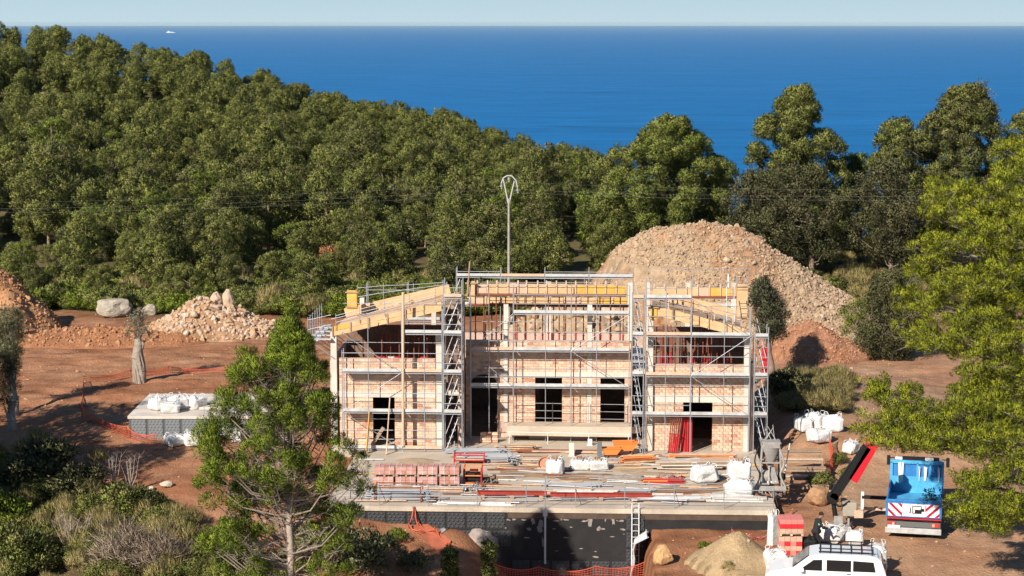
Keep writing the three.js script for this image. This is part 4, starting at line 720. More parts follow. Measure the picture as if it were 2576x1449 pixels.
// brick packs on pallets, pink in their film
function palletOf(t, w, d, m = K.timberOld) { for (const s of [-1, 0, 1]) obj('bearer', [box(0.09, 0.09, d, s * (w / 2 - 0.05), 0.045, 0)], m, t); for (let i = 0; i < 5; i++) obj('slat', [box(w, 0.022, 0.1, 0, 0.101, -d / 2 + 0.06 + i * (d - 0.12) / 4)], m, t); }
const PINK = [M([0.6, 0.31, 0.27], 0.55, { map: T.mottle }), M([0.67, 0.38, 0.33], 0.55, { map: T.mottle }), M([0.55, 0.26, 0.2], 0.6, { map: T.mottle })];
function brickPack(label, x, y, z, turn, rows, seed) {
  const t = hthing('brick_pallet', label, 'brick pallet', x, y, z, turn), q = mulberry(seed); palletOf(t, 0.98, 0.9);
  for (let j = 0; j < rows; j++) for (let i = 0; i < 4; i++) for (let k = 0; k < 3; k++) obj('brick_bundle', [rbox(0.235, 0.165, 0.285, 0.01, -0.36 + i * 0.242, 0.2 + j * 0.172, -0.29 + k * 0.292 + rr(-0.008, 0.008, q), 1)], PINK[Math.floor(q() * 3)], t);
  obj('strap', [box(0.02, rows * 0.172 + 0.04, 0.9, 0.25, 0.115 + rows * 0.086, 0.006), box(0.02, rows * 0.172 + 0.04, 0.9, -0.24, 0.115 + rows * 0.086, 0.006)], K.white, t);
  return t;
}
{
  const us = [967, 1022, 1076, 1131], names = ['leftmost', 'second from the left', 'third from the left', 'rightmost'];
  us.forEach((u, i) => {
    const p = dp(u, 1218); brickPack(`lower pallet of pink wrapped bricks, ${names[i]} of the row on the deck`, p.x, 0, p.z, i * 0.02, 2, 40 + i);
    brickPack(`upper pallet of pink wrapped bricks, ${names[i]} of the row on the deck`, p.x + 0.03, 0.462, p.z - 0.05, 0.05 - i * 0.03, 2, 50 + i);
  });
  const p = dp(1115, 1236); const b = hthing('pale_bundle', 'flat pale pink bundle of boards in front of the brick pallets', 'bundle', p.x, 0, p.z); for (let i = 0; i < 4; i++) obj('board', [box(2.0, 0.05, 0.3, rr(-0.1, 0.1), 0.03 + i * 0.056, (i % 2) * 0.1)], i % 2 ? K.timberPink : K.white, b);
}
function tubeStack(label, u, v, len, nx, ny, seed, rackM, zigzag) {   // galvanised scaffold tubes in a rack
  const t = onDeck('scaffold_tube_stack', label, 'tube stack', u, v, 0), q = mulberry(seed), w = nx * 0.075;
  for (let j = 0; j < ny; j++) for (let i = 0; i < nx; i++) { const e = rr(-0.25, 0.25, q), y = 0.07 + j * 0.062, z = -w / 2 + i * 0.075 + (j % 2) * 0.03; obj('tube', bar([-len / 2 + e, y, z], [len / 2 + e + rr(-0.4, 0.1, q), y + rr(0, 0.02, q), z + rr(-0.03, 0.03, q)], 0.024, 6), K.galv, t); }
  for (const s of [-0.8, 0.8]) for (const k of [-1, 1]) obj('rack_post', [box(0.05, ny * 0.062 + 0.35, 0.05, s * len / 2, (ny * 0.062 + 0.35) / 2, k * (w / 2 + 0.08))], rackM, t);
  for (const s of [-0.8, 0.8]) obj('rack_sill', [box(0.06, 0.03, w + 0.2, s * len / 2, 0.018, 0)], rackM, t);
  if (zigzag) for (const k of [-1, 1]) obj('rack_rail', [box(len * 0.82, 0.05, 0.04, 0, ny * 0.062 + 0.3, k * (w / 2 + 0.08))], rackM, t);
  return t;
}
tubeStack('rack of galvanised scaffold tubes at the front left corner of the deck', 1003, 1256, 2.7, 11, 6, 3, K.rust, true);
tubeStack('loose stack of galvanised tubes left of the wooden boards, behind the red machine', 1225, 1158, 2.7, 14, 4, 4, K.galv, false);
tubeStack('second row of galvanised tubes in front of the porch', 1200, 1140, 3.0, 9, 3, 5, K.galv, false);
tubeStack('flat galvanised frames on the deck in the middle, by the guard rail', 1440, 1222, 3.2, 8, 1, 6, K.galv, false);
tubeStack('pale tubes and boards lying right of the middle of the deck edge', 1560, 1236, 3.4, 7, 1, 7, K.galv, false);
{ // crate of couplers beside the rack
  const c = onDeck('wire_crate', 'small wire crate beside the tube rack at the deck edge', 'crate', 1090, 1262); for (const [x, z] of [[-.3, -.2], [.3, -.2], [.3, .2], [-.3, .2]]) obj('post', [box(0.03, 0.5, 0.03, x, 0.25, z)], K.galv, c); for (const y of [0.05, 0.2, 0.35, 0.49]) obj('hoop', [box(0.6, 0.018, 0.018, 0, y, 0.2), box(0.6, 0.018, 0.018, 0, y, -0.2), box(0.018, 0.018, 0.4, 0.3, y, 0), box(0.018, 0.018, 0.4, -0.3, y, 0)], K.galv, c); obj('floor', [box(0.6, 0.02, 0.4, 0, 0.02, 0)], K.rust, c); for (let i = 0; i < 10; i++) { const o = reuse('coupler', PEB[i % 3], K.rust, c, [rr(-.22, .22), 0.1 + (i % 3) * 0.09, rr(-.12, .12)]); o.scale.setScalar(0.08); }
  // red framed machine
  const m = onDeck('red_frame_machine', 'red steel frame machine with black inside, right of the brick pallets', 'machine', 1190, 1213); const w = 0.85, h = 0.8, d = 0.8;
  for (const x of [-1, 1]) for (const z of [-1, 1]) obj('post', [box(0.06, h, 0.06, x * w / 2, h / 2, z * d / 2)], K.red, m); for (const y of [0.05, 0.42, h]) obj('rail', [box(w, 0.05, 0.04, 0, y, d / 2), box(w, 0.05, 0.04, 0, y, -d / 2), box(0.04, 0.05, d, w / 2, y, 0), box(0.04, 0.05, d, -w / 2, y, 0)], K.orange, m);
  obj('engine', [rbox(0.5, 0.4, 0.5, 0.06, -0.1, 0.32, 0), bar([0.25, 0.3, -0.2], [0.25, 0.3, 0.25], 0.16, 12)], K.black, m); obj('tank', [rbox(0.4, 0.16, 0.4, 0.05, 0.05, 0.62, 0)], K.rust, m);
  // red rack behind
  const r = onDeck('red_rack', 'long low red steel rack behind the brick pallets', 'rack', 1180, 1168); for (const s of [-0.75, 0.75]) obj('post', [box(0.05, 0.45, 0.05, s, 0.225, 0), box(0.05, 0.45, 0.05, s, 0.225, -0.5)], K.red, r); obj('rail', [box(1.55, 0.05, 0.05, 0, 0.46, 0)], K.red, r); obj('rail', [box(1.55, 0.05, 0.05, 0, 0.46, -0.5)], K.red, r); obj('rail', [box(1.55, 0.05, 0.05, 0, 0.2, 0)], K.red, r); obj('shelf', [box(1.45, 0.02, 0.44, 0, 0.235, -0.25)], K.timberPink, r);
}
function heap(name, label, cat, u, v, w, d, h, n, mats, seed, geos = PEB, s0 = 0.06, s1 = 0.16) {
  const t = onDeck(name, label, cat, u, v, 0), q = mulberry(seed);
  for (let i = 0; i < n; i++) { const a = q() * 6.28, e = Math.sqrt(q()), s = rr(s0, s1, q); const o = reuse('piece', geos[i % geos.length], mats[i % mats.length], t, [Math.cos(a) * e * w / 2, s * 0.5 + h * (1 - e) * q(), Math.sin(a) * e * d / 2], [q() * 6, q() * 6, q() * 6]); o.scale.setScalar(s); } return t;
}
const clipGeo = [join([box(1.6, 0.3, 0.4), box(0.3, 0.3, 1.4)]), join([bar([-1.6, 0, 0], [1.6, 0.2, 0], 0.2, 5)]), PEB[0]];
heap('coupler_heap', 'dark heap of scaffold couplers and clamps in front of the red machine', 'heap', 1200, 1232, 1.7, 0.7, 0.25, 60, [K.black, K.dusty, K.rust], 5, clipGeo, 0.05, 0.11);
heap('coupler_heap', 'dark heap of clamps right of the red machine', 'heap', 1228, 1215, 0.9, 0.6, 0.3, 40, [K.black, K.dusty, K.black], 6, clipGeo, 0.05, 0.11);
heap('rubble_heap', 'small grey heap of bent metal beside the tube stack', 'heap', 1296, 1170, 0.6, 0.5, 0.35, 26, [K.dusty, K.black], 7, clipGeo, 0.05, 0.1);
heap('rubble_heap', 'rusty heap of props and clamps beside the slumped white bag', 'heap', 1690, 1204, 1.6, 0.6, 0.15, 44, [K.rust, K.red, K.dusty], 8, clipGeo, 0.05, 0.12);
function boards(name, label, cat, u, v, n, len, w, mats, seed, spread = 0.4, turn = 0, th = 0.04) {
  const t = onDeck(name, label, cat, u, v, turn), q = mulberry(seed); let y = 0;
  for (let i = 0; i < n; i++) { const l = len * rr(0.75, 1, q), z = rr(-spread, spread, q); if (i % 3 === 0) y += th + 0.004; obj('board', [box(l, th, w * rr(0.7, 1.1, q), rr(-0.2, 0.2, q) * len * 0.4, y - th / 2 + 0.004 * (i % 3), z, 0, rr(-0.07, 0.07, q), 0)], mats[i % mats.length], t); } return t;
}
boards('board_stack', 'stack of splintered boards in front of the left end of the porch', 'boards', 1300, 1128, 14, 2.2, 0.2, [K.timberPink, K.timberOld, K.timber], 3);
boards('board_stack', 'long brown boards along the foot of the porch', 'boards', 1420, 1140, 10, 5.0, 0.16, [K.rust, K.timberOld, K.timberPink], 4, 0.2);
boards('board_stack', 'pale white planks lying at the deck edge under the guard rail', 'boards', 1197, 1268, 9, 3.6, 0.14, [K.white, K.timberPink, K.white], 5, 0.22);
boards('board_stack', 'orange and brown timber battens piled before the right wing', 'boards', 1606, 1164, 14, 1.9, 0.1, [K.orange, K.timber, K.rust], 6, 0.25, 0.25, 0.07);
boards('panel_stack', 'stack of big grey formwork panels before the right wing doorway', 'panels', 1735, 1178, 15, 3.6, 0.5, [K.concreteLight, K.concrete, K.timberOld], 7, 0.5, 0.03, 0.06);
boards('board_stack', 'long planks strewn against the base of the right wing wall', 'boards', 1760, 1150, 9, 3.8, 0.16, [K.timberOld, K.orange, K.timberPink], 8, 0.3, 0.06);
boards('board_stack', 'wide pale boards piled near the right part of the deck edge', 'boards', 1690, 1258, 12, 3.8, 0.34, [K.timberPink, K.timberOld, K.white], 9, 0.4, 0.02);
boards('board_stack', 'grey sheets laid flat at the right part of the deck edge', 'boards', 1850, 1256, 8, 2.6, 0.45, [K.white, K.concreteLight], 10, 0.3);
boards('board_stack', 'narrow boards lying in the middle of the deck near the edge', 'boards', 1470, 1240, 8, 3.4, 0.18, [K.timberPink, K.white, K.timberOld], 11, 0.3);
boards('board_stack', 'weathered battens beside the red props on the deck', 'boards', 1560, 1205, 8, 2.6, 0.12, [K.timberOld, K.dusty], 12, 0.4, 0.1);
{ // red props bundled flat
  const t = onDeck('prop_bundle', 'bundle of red and orange steel props lying on the deck', 'props', 1668, 1214, 0.02), q = mulberry(4);
  for (let i = 0; i < 12; i++) { const x0 = -0.95 + rr(-0.15, 0.15, q), z = (i % 6) * 0.09 - 0.25, y = 0.045 + Math.floor(i / 6) * 0.085, p = obj('prop', bar([x0, y, z], [x0 + 1.2, y, z + rr(-0.02, 0.02, q)], 0.038, 6), i % 4 === 3 ? K.orange : K.red, t); obj('inner_tube', bar([x0 + 1.2, y, z], [x0 + 1.9, y, z], 0.028, 6), i % 2 ? K.red : K.rust, p); obj('plate', box(0.01, 0.12, 0.085, x0, y + 0.02, z), K.rust, p); }
}
{ // long red beam on blocks along the edge
  for (const [u0, u1, v, l] of [[1200, 1376, 1253, 'left length of red steel beam along the deck edge'], [1384, 1640, 1258, 'right length of red steel beam along the deck edge']]) {
    const a = dp(u0, v), b = dp(u1, v + 2), t = hthing('steel_beam', l, 'beam'), beam = M([0.36, 0.05, 0.035], 0.6, { map: T.mottle });
    const mk = (y, h, w) => { const g = plank(V(a.x, y, a.z), V(b.x, y, b.z), w, h); return g; }; obj('web', mk(0.28, 0.16, 0.02), beam, t); obj('flange', mk(0.37, 0.02, 0.14), beam, t); obj('flange', mk(0.19, 0.02, 0.14), beam, t);
    for (const k of [0.08, 0.5, 0.92]) obj('block', box(0.2, 0.18, 0.2, lerp(a.x, b.x, k), 0.09, lerp(a.z, b.z, k)), K.timberOld, t);
  }
}
{ // orange tipping skips
  const skip = (label, u, v, s) => { const t = onDeck('orange_skip', label, 'skip', u, v, 0.15); const g = prism([[-0.55 * s, 0.3 * s], [-0.75 * s, 0.75 * s], [0.75 * s, 0.75 * s], [0.4 * s, 0.3 * s]], 0.8 * s, 0.01).translate(0, 0, -0.4 * s); obj('tray', g, K.orange, t); obj('rim', [box(1.56 * s, 0.05, 0.05, 0, 0.78 * s, 0.42 * s), box(1.56 * s, 0.05, 0.05, 0, 0.78 * s, -0.42 * s)], K.orange, t); for (const x of [-0.4, 0.35]) for (const z of [-0.3, 0.3]) obj('leg', [bar([x * s, 0, z * s], [x * s, 0.32 * s, z * s], 0.03, 5)], K.rust, t); return t; };
  skip('large bright orange tipping skip right of the grey post', 1573, 1142, 0.82); skip('smaller orange tipping skip left of the large one', 1538, 1150, 0.62);
  const blk = (label, u, v, w, h, m) => { const t = onDeck('upright_block', label, 'block', u, v); const o = obj('shaft', [rbox(w, h, 0.2, 0.015, 0, h / 2 + 0.03, 0)], m, t); obj('foot', [box(w + 0.08, 0.03, 0.28, 0, 0.015, 0)], m, t); };
  blk('pale concrete post standing left of the twin rubble bags', 1438, 1147, 0.27, 0.66, K.concreteLight); blk('dark grey post standing behind the twin rubble bags', 1508, 1152, 0.24, 0.8, M([0.13, 0.14, 0.15], 0.6)); blk('small pale block on the deck in front of the dark void', 1484, 1120, 0.24, 0.3, K.white);
  const br = onDeck('brick_stack', 'small stack of orange bricks at the left end of the porch', 'bricks', 1231, 1113); for (let j = 0; j < 4; j++) for (let i = 0; i < 3; i++) obj('brick', [rbox(0.3, 0.13, 0.2, 0.008, -0.32 + i * 0.31, 0.092 + j * 0.135, (j % 2) * 0.04, 1)], brickMats[(i + j) % 6], br); obj('pallet', [box(1.0, 0.02, 0.4, 0, 0.011, 0.02)], K.timberOld, br);
  const cl = onDeck('clay_drum', 'orange clay coloured drum lying left of the torn rubble bag', 'drum', 1371, 1178); obj('shell', [bar([-0.02, 0.3, 0.22], [0.1, 0.32, -0.4], 0.29, 16)], M([0.62, 0.3, 0.18], 0.85, { map: T.mottle }), cl); obj('ring', [new THREE.TorusGeometry(0.29, 0.025, 6, 18).translate(-0.02, 0.3, 0.22)], K.rust, cl);
}
{ // guard rails: along the deck edge and before the porch void
  const g = hthing('guard_rail', 'thin steel guard rail along the front edge of the deck', 'railing'), ys = [0.45, 0.92];
  for (let i = 0; i <= 9; i++) { const x = lerp(X0 + 0.2, X1 - 0.15, i / 9); obj('post', bar([x, 0, ZF - 0.2], [x, 1.05, ZF - 0.2], 0.022, 5), K.galv, g); if (i % 2) obj('stay', bar([x, 0.9, ZF - 0.2], [x + 0.25, 0.02, ZF - 0.75], 0.016, 5), K.rust, g); if (i < 9) for (const y of ys) { const x1 = lerp(X0 + 0.2, X1 - 0.15, (i + 1) / 9); obj('rail', bar([x, y + rr(-0.05, 0.05), ZF - 0.17], [x1, y + rr(-0.05, 0.05), ZF - 0.17], 0.02, 5), K.galv, g); } }
  const w = hthing('guard_rail', 'white guard rail in front of the dark void under the porch', 'railing'), z = -1.35, a = hx(1275, z), b = hx(1588, z); obj('rail', bar([a, 0.62, z], [b, 0.55, z], 0.025, 6), K.white, w); for (const k of [0.02, 0.33, 0.66, 0.98]) obj('post', bar([lerp(a, b, k), 0, z], [lerp(a, b, k), 0.6, z], 0.025, 6), K.white, w);
  const pr = hthing('guard_rail', 'thin guard rails across the doorways of the porch', 'railing'), z2 = ZC + 0.25; for (const y of [1.15, 1.55, 1.95]) obj('rail', bar([hx(1290, z2), y, z2], [hx(1575, z2), y - 0.05, z2], 0.016, 5), K.galv, pr); for (const u of [1292, 1390, 1480, 1572]) obj('post', bar([hx(u, z2), 0.86, z2], [hx(u, z2), 2.0, z2], 0.018, 5), K.galv, pr);
  const pole = hthing('drain_pipe', 'white downpipe hanging down the black wall below the deck', 'pipe'), xp = hx(1372, ZF); obj('pipe', bar([xp, -2.6, ZF + 0.06], [xp, -0.35, ZF + 0.06], 0.05, 8), K.white, pole); obj('head', [rbox(0.2, 0.28, 0.14, 0.02, xp, -0.22, ZF + 0.08)], K.white, pole); obj('upright', bar([xp, -0.1, ZF + 0.03], [xp, 1.5, ZF + 0.03], 0.02, 5), K.galv, pole);
  const ld = hthing('ladder', 'pale ladder standing against the black wall below the deck', 'ladder'), xl = hx(1601, ZF); for (const s of [-0.16, 0.16]) obj('stile', bar([xl + s, -4.6, ZF + 0.25], [xl + s, 0.3, ZF + 0.06], 0.03, 5), K.white, ld); for (let i = 0; i < 17; i++) { const k = (i + 0.5) / 17; obj('rung', bar([xl - 0.16, lerp(-4.6, 0.3, k), lerp(ZF + 0.25, ZF + 0.06, k)], [xl + 0.16, lerp(-4.6, 0.3, k), lerp(ZF + 0.25, ZF + 0.06, k)], 0.016, 4), K.white, ld); }
}
{ // the dusty mixing plant at the right end of the deck
  const t = onDeck('mortar_mixer', 'tall dusty grey mortar mixing machine with hopper at the right end of the deck', 'machine', 1935, 1238), D = K.dusty, q = mulberry(8);
  for (const [x, z] of [[-.5, .45], [.55, .45], [-.45, -.5], [.5, -.5]]) obj('leg', bar([x * 1.05, 0, z], [x * 0.75, 2.5, z * 0.7], 0.045, 6), D, t);
  for (const y of [0.5, 1.5, 2.45]) obj('cross_bar', [box(0.95, 0.06, 0.05, 0, y, 0.42 - y * 0.05), box(0.95, 0.06, 0.05, 0, y, -0.45 + y * 0.05), box(0.05, 0.06, 0.85, -0.45, y, 0), box(0.05, 0.06, 0.85, 0.45, y, 0)], D, t);
  const hop = new THREE.CylinderGeometry(0.52, 0.16, 0.95, 4).rotateY(Math.PI / 4); obj('hopper', [hop.translate(0.02, 1.75, 0.05), box(0.8, 0.3, 0.75, 0.02, 2.35, 0.03)], D, t); obj('chute', [plank([0.05, 1.25, 0.1], [0.25, 0.55, 0.6], 0.3, 0.05), plank([-0.05, 1.3, 0.2], [-0.1, 0.5, 0.7], 0.06, 0.2)], D, t);
  obj('drum', [bar([-0.35, 0.75, -0.1], [0.35, 0.75, -0.1], 0.3, 14)], D, t); obj('motor', [bar([0.4, 0.75, -0.1], [0.75, 0.75, -0.1], 0.16, 10)], K.black, t); obj('tray', [box(1.2, 0.08, 0.7, 0.1, 0.3, 0.5), box(1.2, 0.2, 0.03, 0.1, 0.4, 0.86)], D, t); obj('window', [box(0.42, 0.1, 0.03, 0.05, 0.62, 0.55)], K.white, t);
  const hose = new THREE.CatmullRomCurve3([V(-0.55, 2.3, 0.3), V(-0.75, 1.6, 0.5), V(-0.5, 0.9, 0.6), V(-0.75, 0.3, 0.8), V(-0.2, 0.05, 1.1), V(0.4, 0.05, 1.2)]); obj('hose', new THREE.TubeGeometry(hose, 30, 0.035, 6), K.black, t); const h2 = new THREE.CatmullRomCurve3([V(0.4, 2.2, 0.3), V(0.62, 1.5, 0.5), V(0.45, 1.0, 0.6), V(0.7, 0.4, 0.7)]); obj('hose', new THREE.TubeGeometry(h2, 24, 0.05, 6), D, t);
  for (let i = 0; i < 5; i++) obj('rod', bar([rr(-0.4, 0.5, q), 2.4, -0.1], [rr(-0.4, 0.5, q), rr(2.9, 3.6, q), -0.2], 0.02, 5), D, t);
  const lean = onDeck('pale_pole', 'pale pole leaning against the mixing machine', 'pole', 1962, 1232); obj('shaft', bar([0.05, 0.02, 0.2], [0.45, 2.2, -0.3], 0.03, 6), K.white, lean); obj('clamp', box(0.1, 0.08, 0.1, 0.25, 1.1, -0.05), K.galv, lean);
  heap('rubble_heap', 'dusty heap of tools and scraps at the foot of the mixing machine', 'heap', 1938, 1246, 1.3, 0.5, 0.15, 34, [K.dusty, K.dusty, K.rust], 9, clipGeo, 0.05, 0.13);
}
{ // sand and dirt trodden over the deck, loose timber and tubes between the stacks
  const q = mulberry(91), spots = [[1345, 1185, 2.6, 1.6], [1480, 1200, 2.2, 1.0], [1560, 1180, 1.8, 0.9], [1250, 1200, 1.4, 0.8], [1720, 1235, 2.4, 0.8], [1640, 1195, 1.8, 0.8], [1190, 1150, 1.6, 0.7], [1820, 1215, 1.6, 0.9], [1050, 1160, 1.5, 0.8]];
  const dust = [M([0.38, 0.25, 0.155], 0.97, { map: T.soil }), M([0.31, 0.2, 0.125], 0.97, { map: T.soil }), M([0.46, 0.35, 0.24], 0.97, { map: T.soil })];
  const where = ['left of the torn rubble bag', 'before the twin rubble bags', 'beside the orange skips', 'right of the red machine', 'before the slumped white bag', 'around the red prop bundle', 'behind the brick pallets', 'left of the two high bag stack', 'before the left wing'];
  spots.forEach(([u, v, w, d], k) => {
    const t = onDeck('dirt_patch', `thin patch of brown sand on the deck ${where[k]}`, 'sand', u, v), P = [0, 0.07, 0], idx = [], n = 30; 
    for (let r = 1; r <= 3; r++) for (let i = 0; i < n; i++) { const a = i / n * 6.2832, e = r / 3 * (1 + 0.35 * n2(Math.cos(a) * 1.6 + k * 5, Math.sin(a) * 1.6 + r * 0.2)); P.push(Math.cos(a) * e * w * 0.75, [0.05, 0.03, -0.005][r - 1] + (r < 3 ? 0.015 * n2(i, r + k) : 0), Math.sin(a) * e * d); }
    for (let i = 0; i < n; i++) { const j = (i + 1) % n; idx.push(0, 1 + j, 1 + i); for (let r = 0; r < 2; r++) { const a = 1 + r * n + i, b = 1 + r * n + j; idx.push(a, b, a + n, b, b + n, a + n); } }
    const g = new THREE.BufferGeometry(); g.setAttribute('position', new THREE.Float32BufferAttribute(P, 3)); g.setIndex(idx); g.computeVertexNormals(); obj('sand', g, dust[k % 3], t);
  });
  const pl = [join([box(1, 0.035, 0.13)]), join([box(1, 0.05, 0.09)])], tb = join([bar([-0.5, 0, 0], [0.5, 0, 0], 0.024, 6)]), mats = [K.timber, K.timberOld, K.timberPink, K.rust, K.white];
  const free = (u, v) => !(v < 1150 && u < 1100) && !(u > 940 && u < 1160 && v < 1225) && !(u > 1825 && v > 1190);
  let n = 0; for (let i = 0; n < 80 && i < 600; i++) { const u = rr(930, 1880, q), v = rr(1146, 1266, q); if (!free(u, v)) continue; n++; const a = rr(-0.25, 0.25, q), t = onDeck('loose_plank', 'loose plank lying on the deck among the stacks', 'plank', u, v, a, 'loose planks on the deck'); const o = reuse('board', pl[n % 2], mats[Math.floor(q() * 5)], t, [0, 0.06, 0]); o.scale.x = rr(0.7, 2.4, q); const b = reuse('batten', pl[1], K.timberOld, t, [0.1, 0.026, 0], [0, 1.4, 0]); b.scale.set(0.35, 0.8, 1); }
  n = 0; for (let i = 0; n < 60 && i < 600; i++) { const u = rr(930, 1880, q), v = rr(1150, 1268, q); if (!free(u, v)) continue; n++; const t = onDeck('loose_tube', 'loose galvanised tube lying on the deck', 'tube', u, v, rr(-0.2, 0.2, q), 'loose tubes on the deck'); const o = reuse('tube', tb, K.galv, t, [0, 0.075, 0]); o.scale.x = rr(1, 2.8, q); reuse('coupler', PEB[n % 3], K.rust, t, [rr(-0.4, 0.4, q), 0.045, 0]).scale.setScalar(0.05); }
}
// ---------- mounds, stones ----------
const stoneM = [[0.47, 0.35, 0.24], [0.53, 0.42, 0.3], [0.42, 0.3, 0.19], [0.5, 0.36, 0.23]].map(c => M(c, 0.95, { map: T.mottle }));
const paleM = [[0.58, 0.43, 0.31], [0.56, 0.37, 0.23], [0.6, 0.5, 0.39], [0.5, 0.31, 0.18]].map(c => M(c, 0.95, { map: T.mottle }));
const STONES = [11, 12, 13, 14, 15].map(s => rock(1, s, 0.8));
function dome(x0, x1, z0, z1, h, step, colour) {   // heightfield patch above the ground
  const nx = Math.round((x1 - x0) / step), nz = Math.round((z1 - z0) / step), P = [], C = [], idx = [];
  for (let j = 0; j <= nz; j++) for (let i = 0; i <= nx; i++) { const x = lerp(x0, x1, i / nx), z = lerp(z0, z1, j / nz); P.push(x, h(x, z), z); C.push(...colour(x, z)); }
  for (let j = 0; j < nz; j++) for (let i = 0; i < nx; i++) { const a = j * (nx + 1) + i, b = a + nx + 1; idx.push(a, b, a + 1, a + 1, b, b + 1); }
  const g = new THREE.BufferGeometry(); g.setAttribute('position', new THREE.Float32BufferAttribute(P, 3)); g.setAttribute('color', new THREE.Float32BufferAttribute(C, 3)); g.setIndex(idx); g.computeVertexNormals(); return g;
}
const dirtM = M([1, 1, 1], 0.97, { vertexColors: true, map: T.soil, bumpMap: T.rough, bumpScale: 0.05, specularIntensity: 0.15 });
const blend = (a, b, t) => [lerp(a[0], b[0], t), lerp(a[1], b[1], t), lerp(a[2], b[2], t)];
function heapThing(name, label, cat, cx, cz, hFn, half, halfZ, colour, nStone, size, mats, seed, bare, small = 0, sandy = false) {
  const g0 = onGround(cx, cz), t = thing(name, label, cat, g0), q = mulberry(seed);
  const surf = (x, z) => Math.max(hFn(cx + x, cz + z), 0) + height(cx + x, cz + z) - g0.y - (hFn(cx + x, cz + z) <= 0.02 ? 0.25 : 0) + (0.6 * fbm((cx + x) * 0.8, (cz + z) * 0.8, 4, 8) + 0.35 * fbm((cx + x) * 2.6, (cz + z) * 2.6, 2, 9)) * (sandy ? 0.4 : 1) * Math.min(1, hFn(cx + x, cz + z));
  obj('core', dome(-half, half, -halfZ, halfZ, surf, Math.max(0.25, half / 60), (x, z) => colour(cx + x, cz + z)), dirtM, t);
  const spot = () => { for (let k = 0; k < 60; k++) { const x = rr(-half, half, q), z = rr(-halfZ * 0.35, halfZ, q); if (hFn(cx + x, cz + z) > 0.15 && !(bare && bare(cx + x, cz + z) && q() < 0.93)) return [x, surf(x, z), z]; } return [0, surf(0, 0), 0]; };
  for (let i = 0; i < nStone; i++) { const [x, y, z] = spot(), s = size[0] + (size[1] - size[0]) * q() ** 2.2, o = reuse('stone', STONES[i % 5], mats[Math.floor(q() * mats.length)], t, [x, y + s * 0.12, z], [q() * 6, q() * 6, q() * 6]); o.scale.setScalar(s); }
  if (small) { const im = shade(new THREE.InstancedMesh(STONES[2], mats[0], small)), m4 = new THREE.Matrix4(), cl = new THREE.Color(); for (let i = 0; i < small; i++) { const [x, y, z] = spot(), s = size[0] * rr(0.45, 1.4, q); m4.compose(V(x, y, z), new THREE.Quaternion().setFromEuler(new THREE.Euler(q() * 6, q() * 6, q() * 6)), V(s, s, s)); im.setMatrixAt(i, m4); const k = rr(0.75, 1.2, q); im.setColorAt(i, cl.setRGB(k, k * rr(0.92, 1, q), k * rr(0.85, 1, q))); } im.name = 'small_stones'; stuff(im); t.add(im); }
  return t;
}
const clodM = [M([0.45, 0.235, 0.12], 0.95, { map: T.mottle }), M([0.5, 0.3, 0.17], 0.95, { map: T.mottle }), M([0.38, 0.18, 0.095], 0.95)], clodM2 = [M([0.38, 0.2, 0.125], 0.95), M([0.44, 0.25, 0.16], 0.95)];
const SAND = [0.46, 0.335, 0.225], REDS = [0.36, 0.17, 0.09], ORNG = [0.45, 0.23, 0.115];
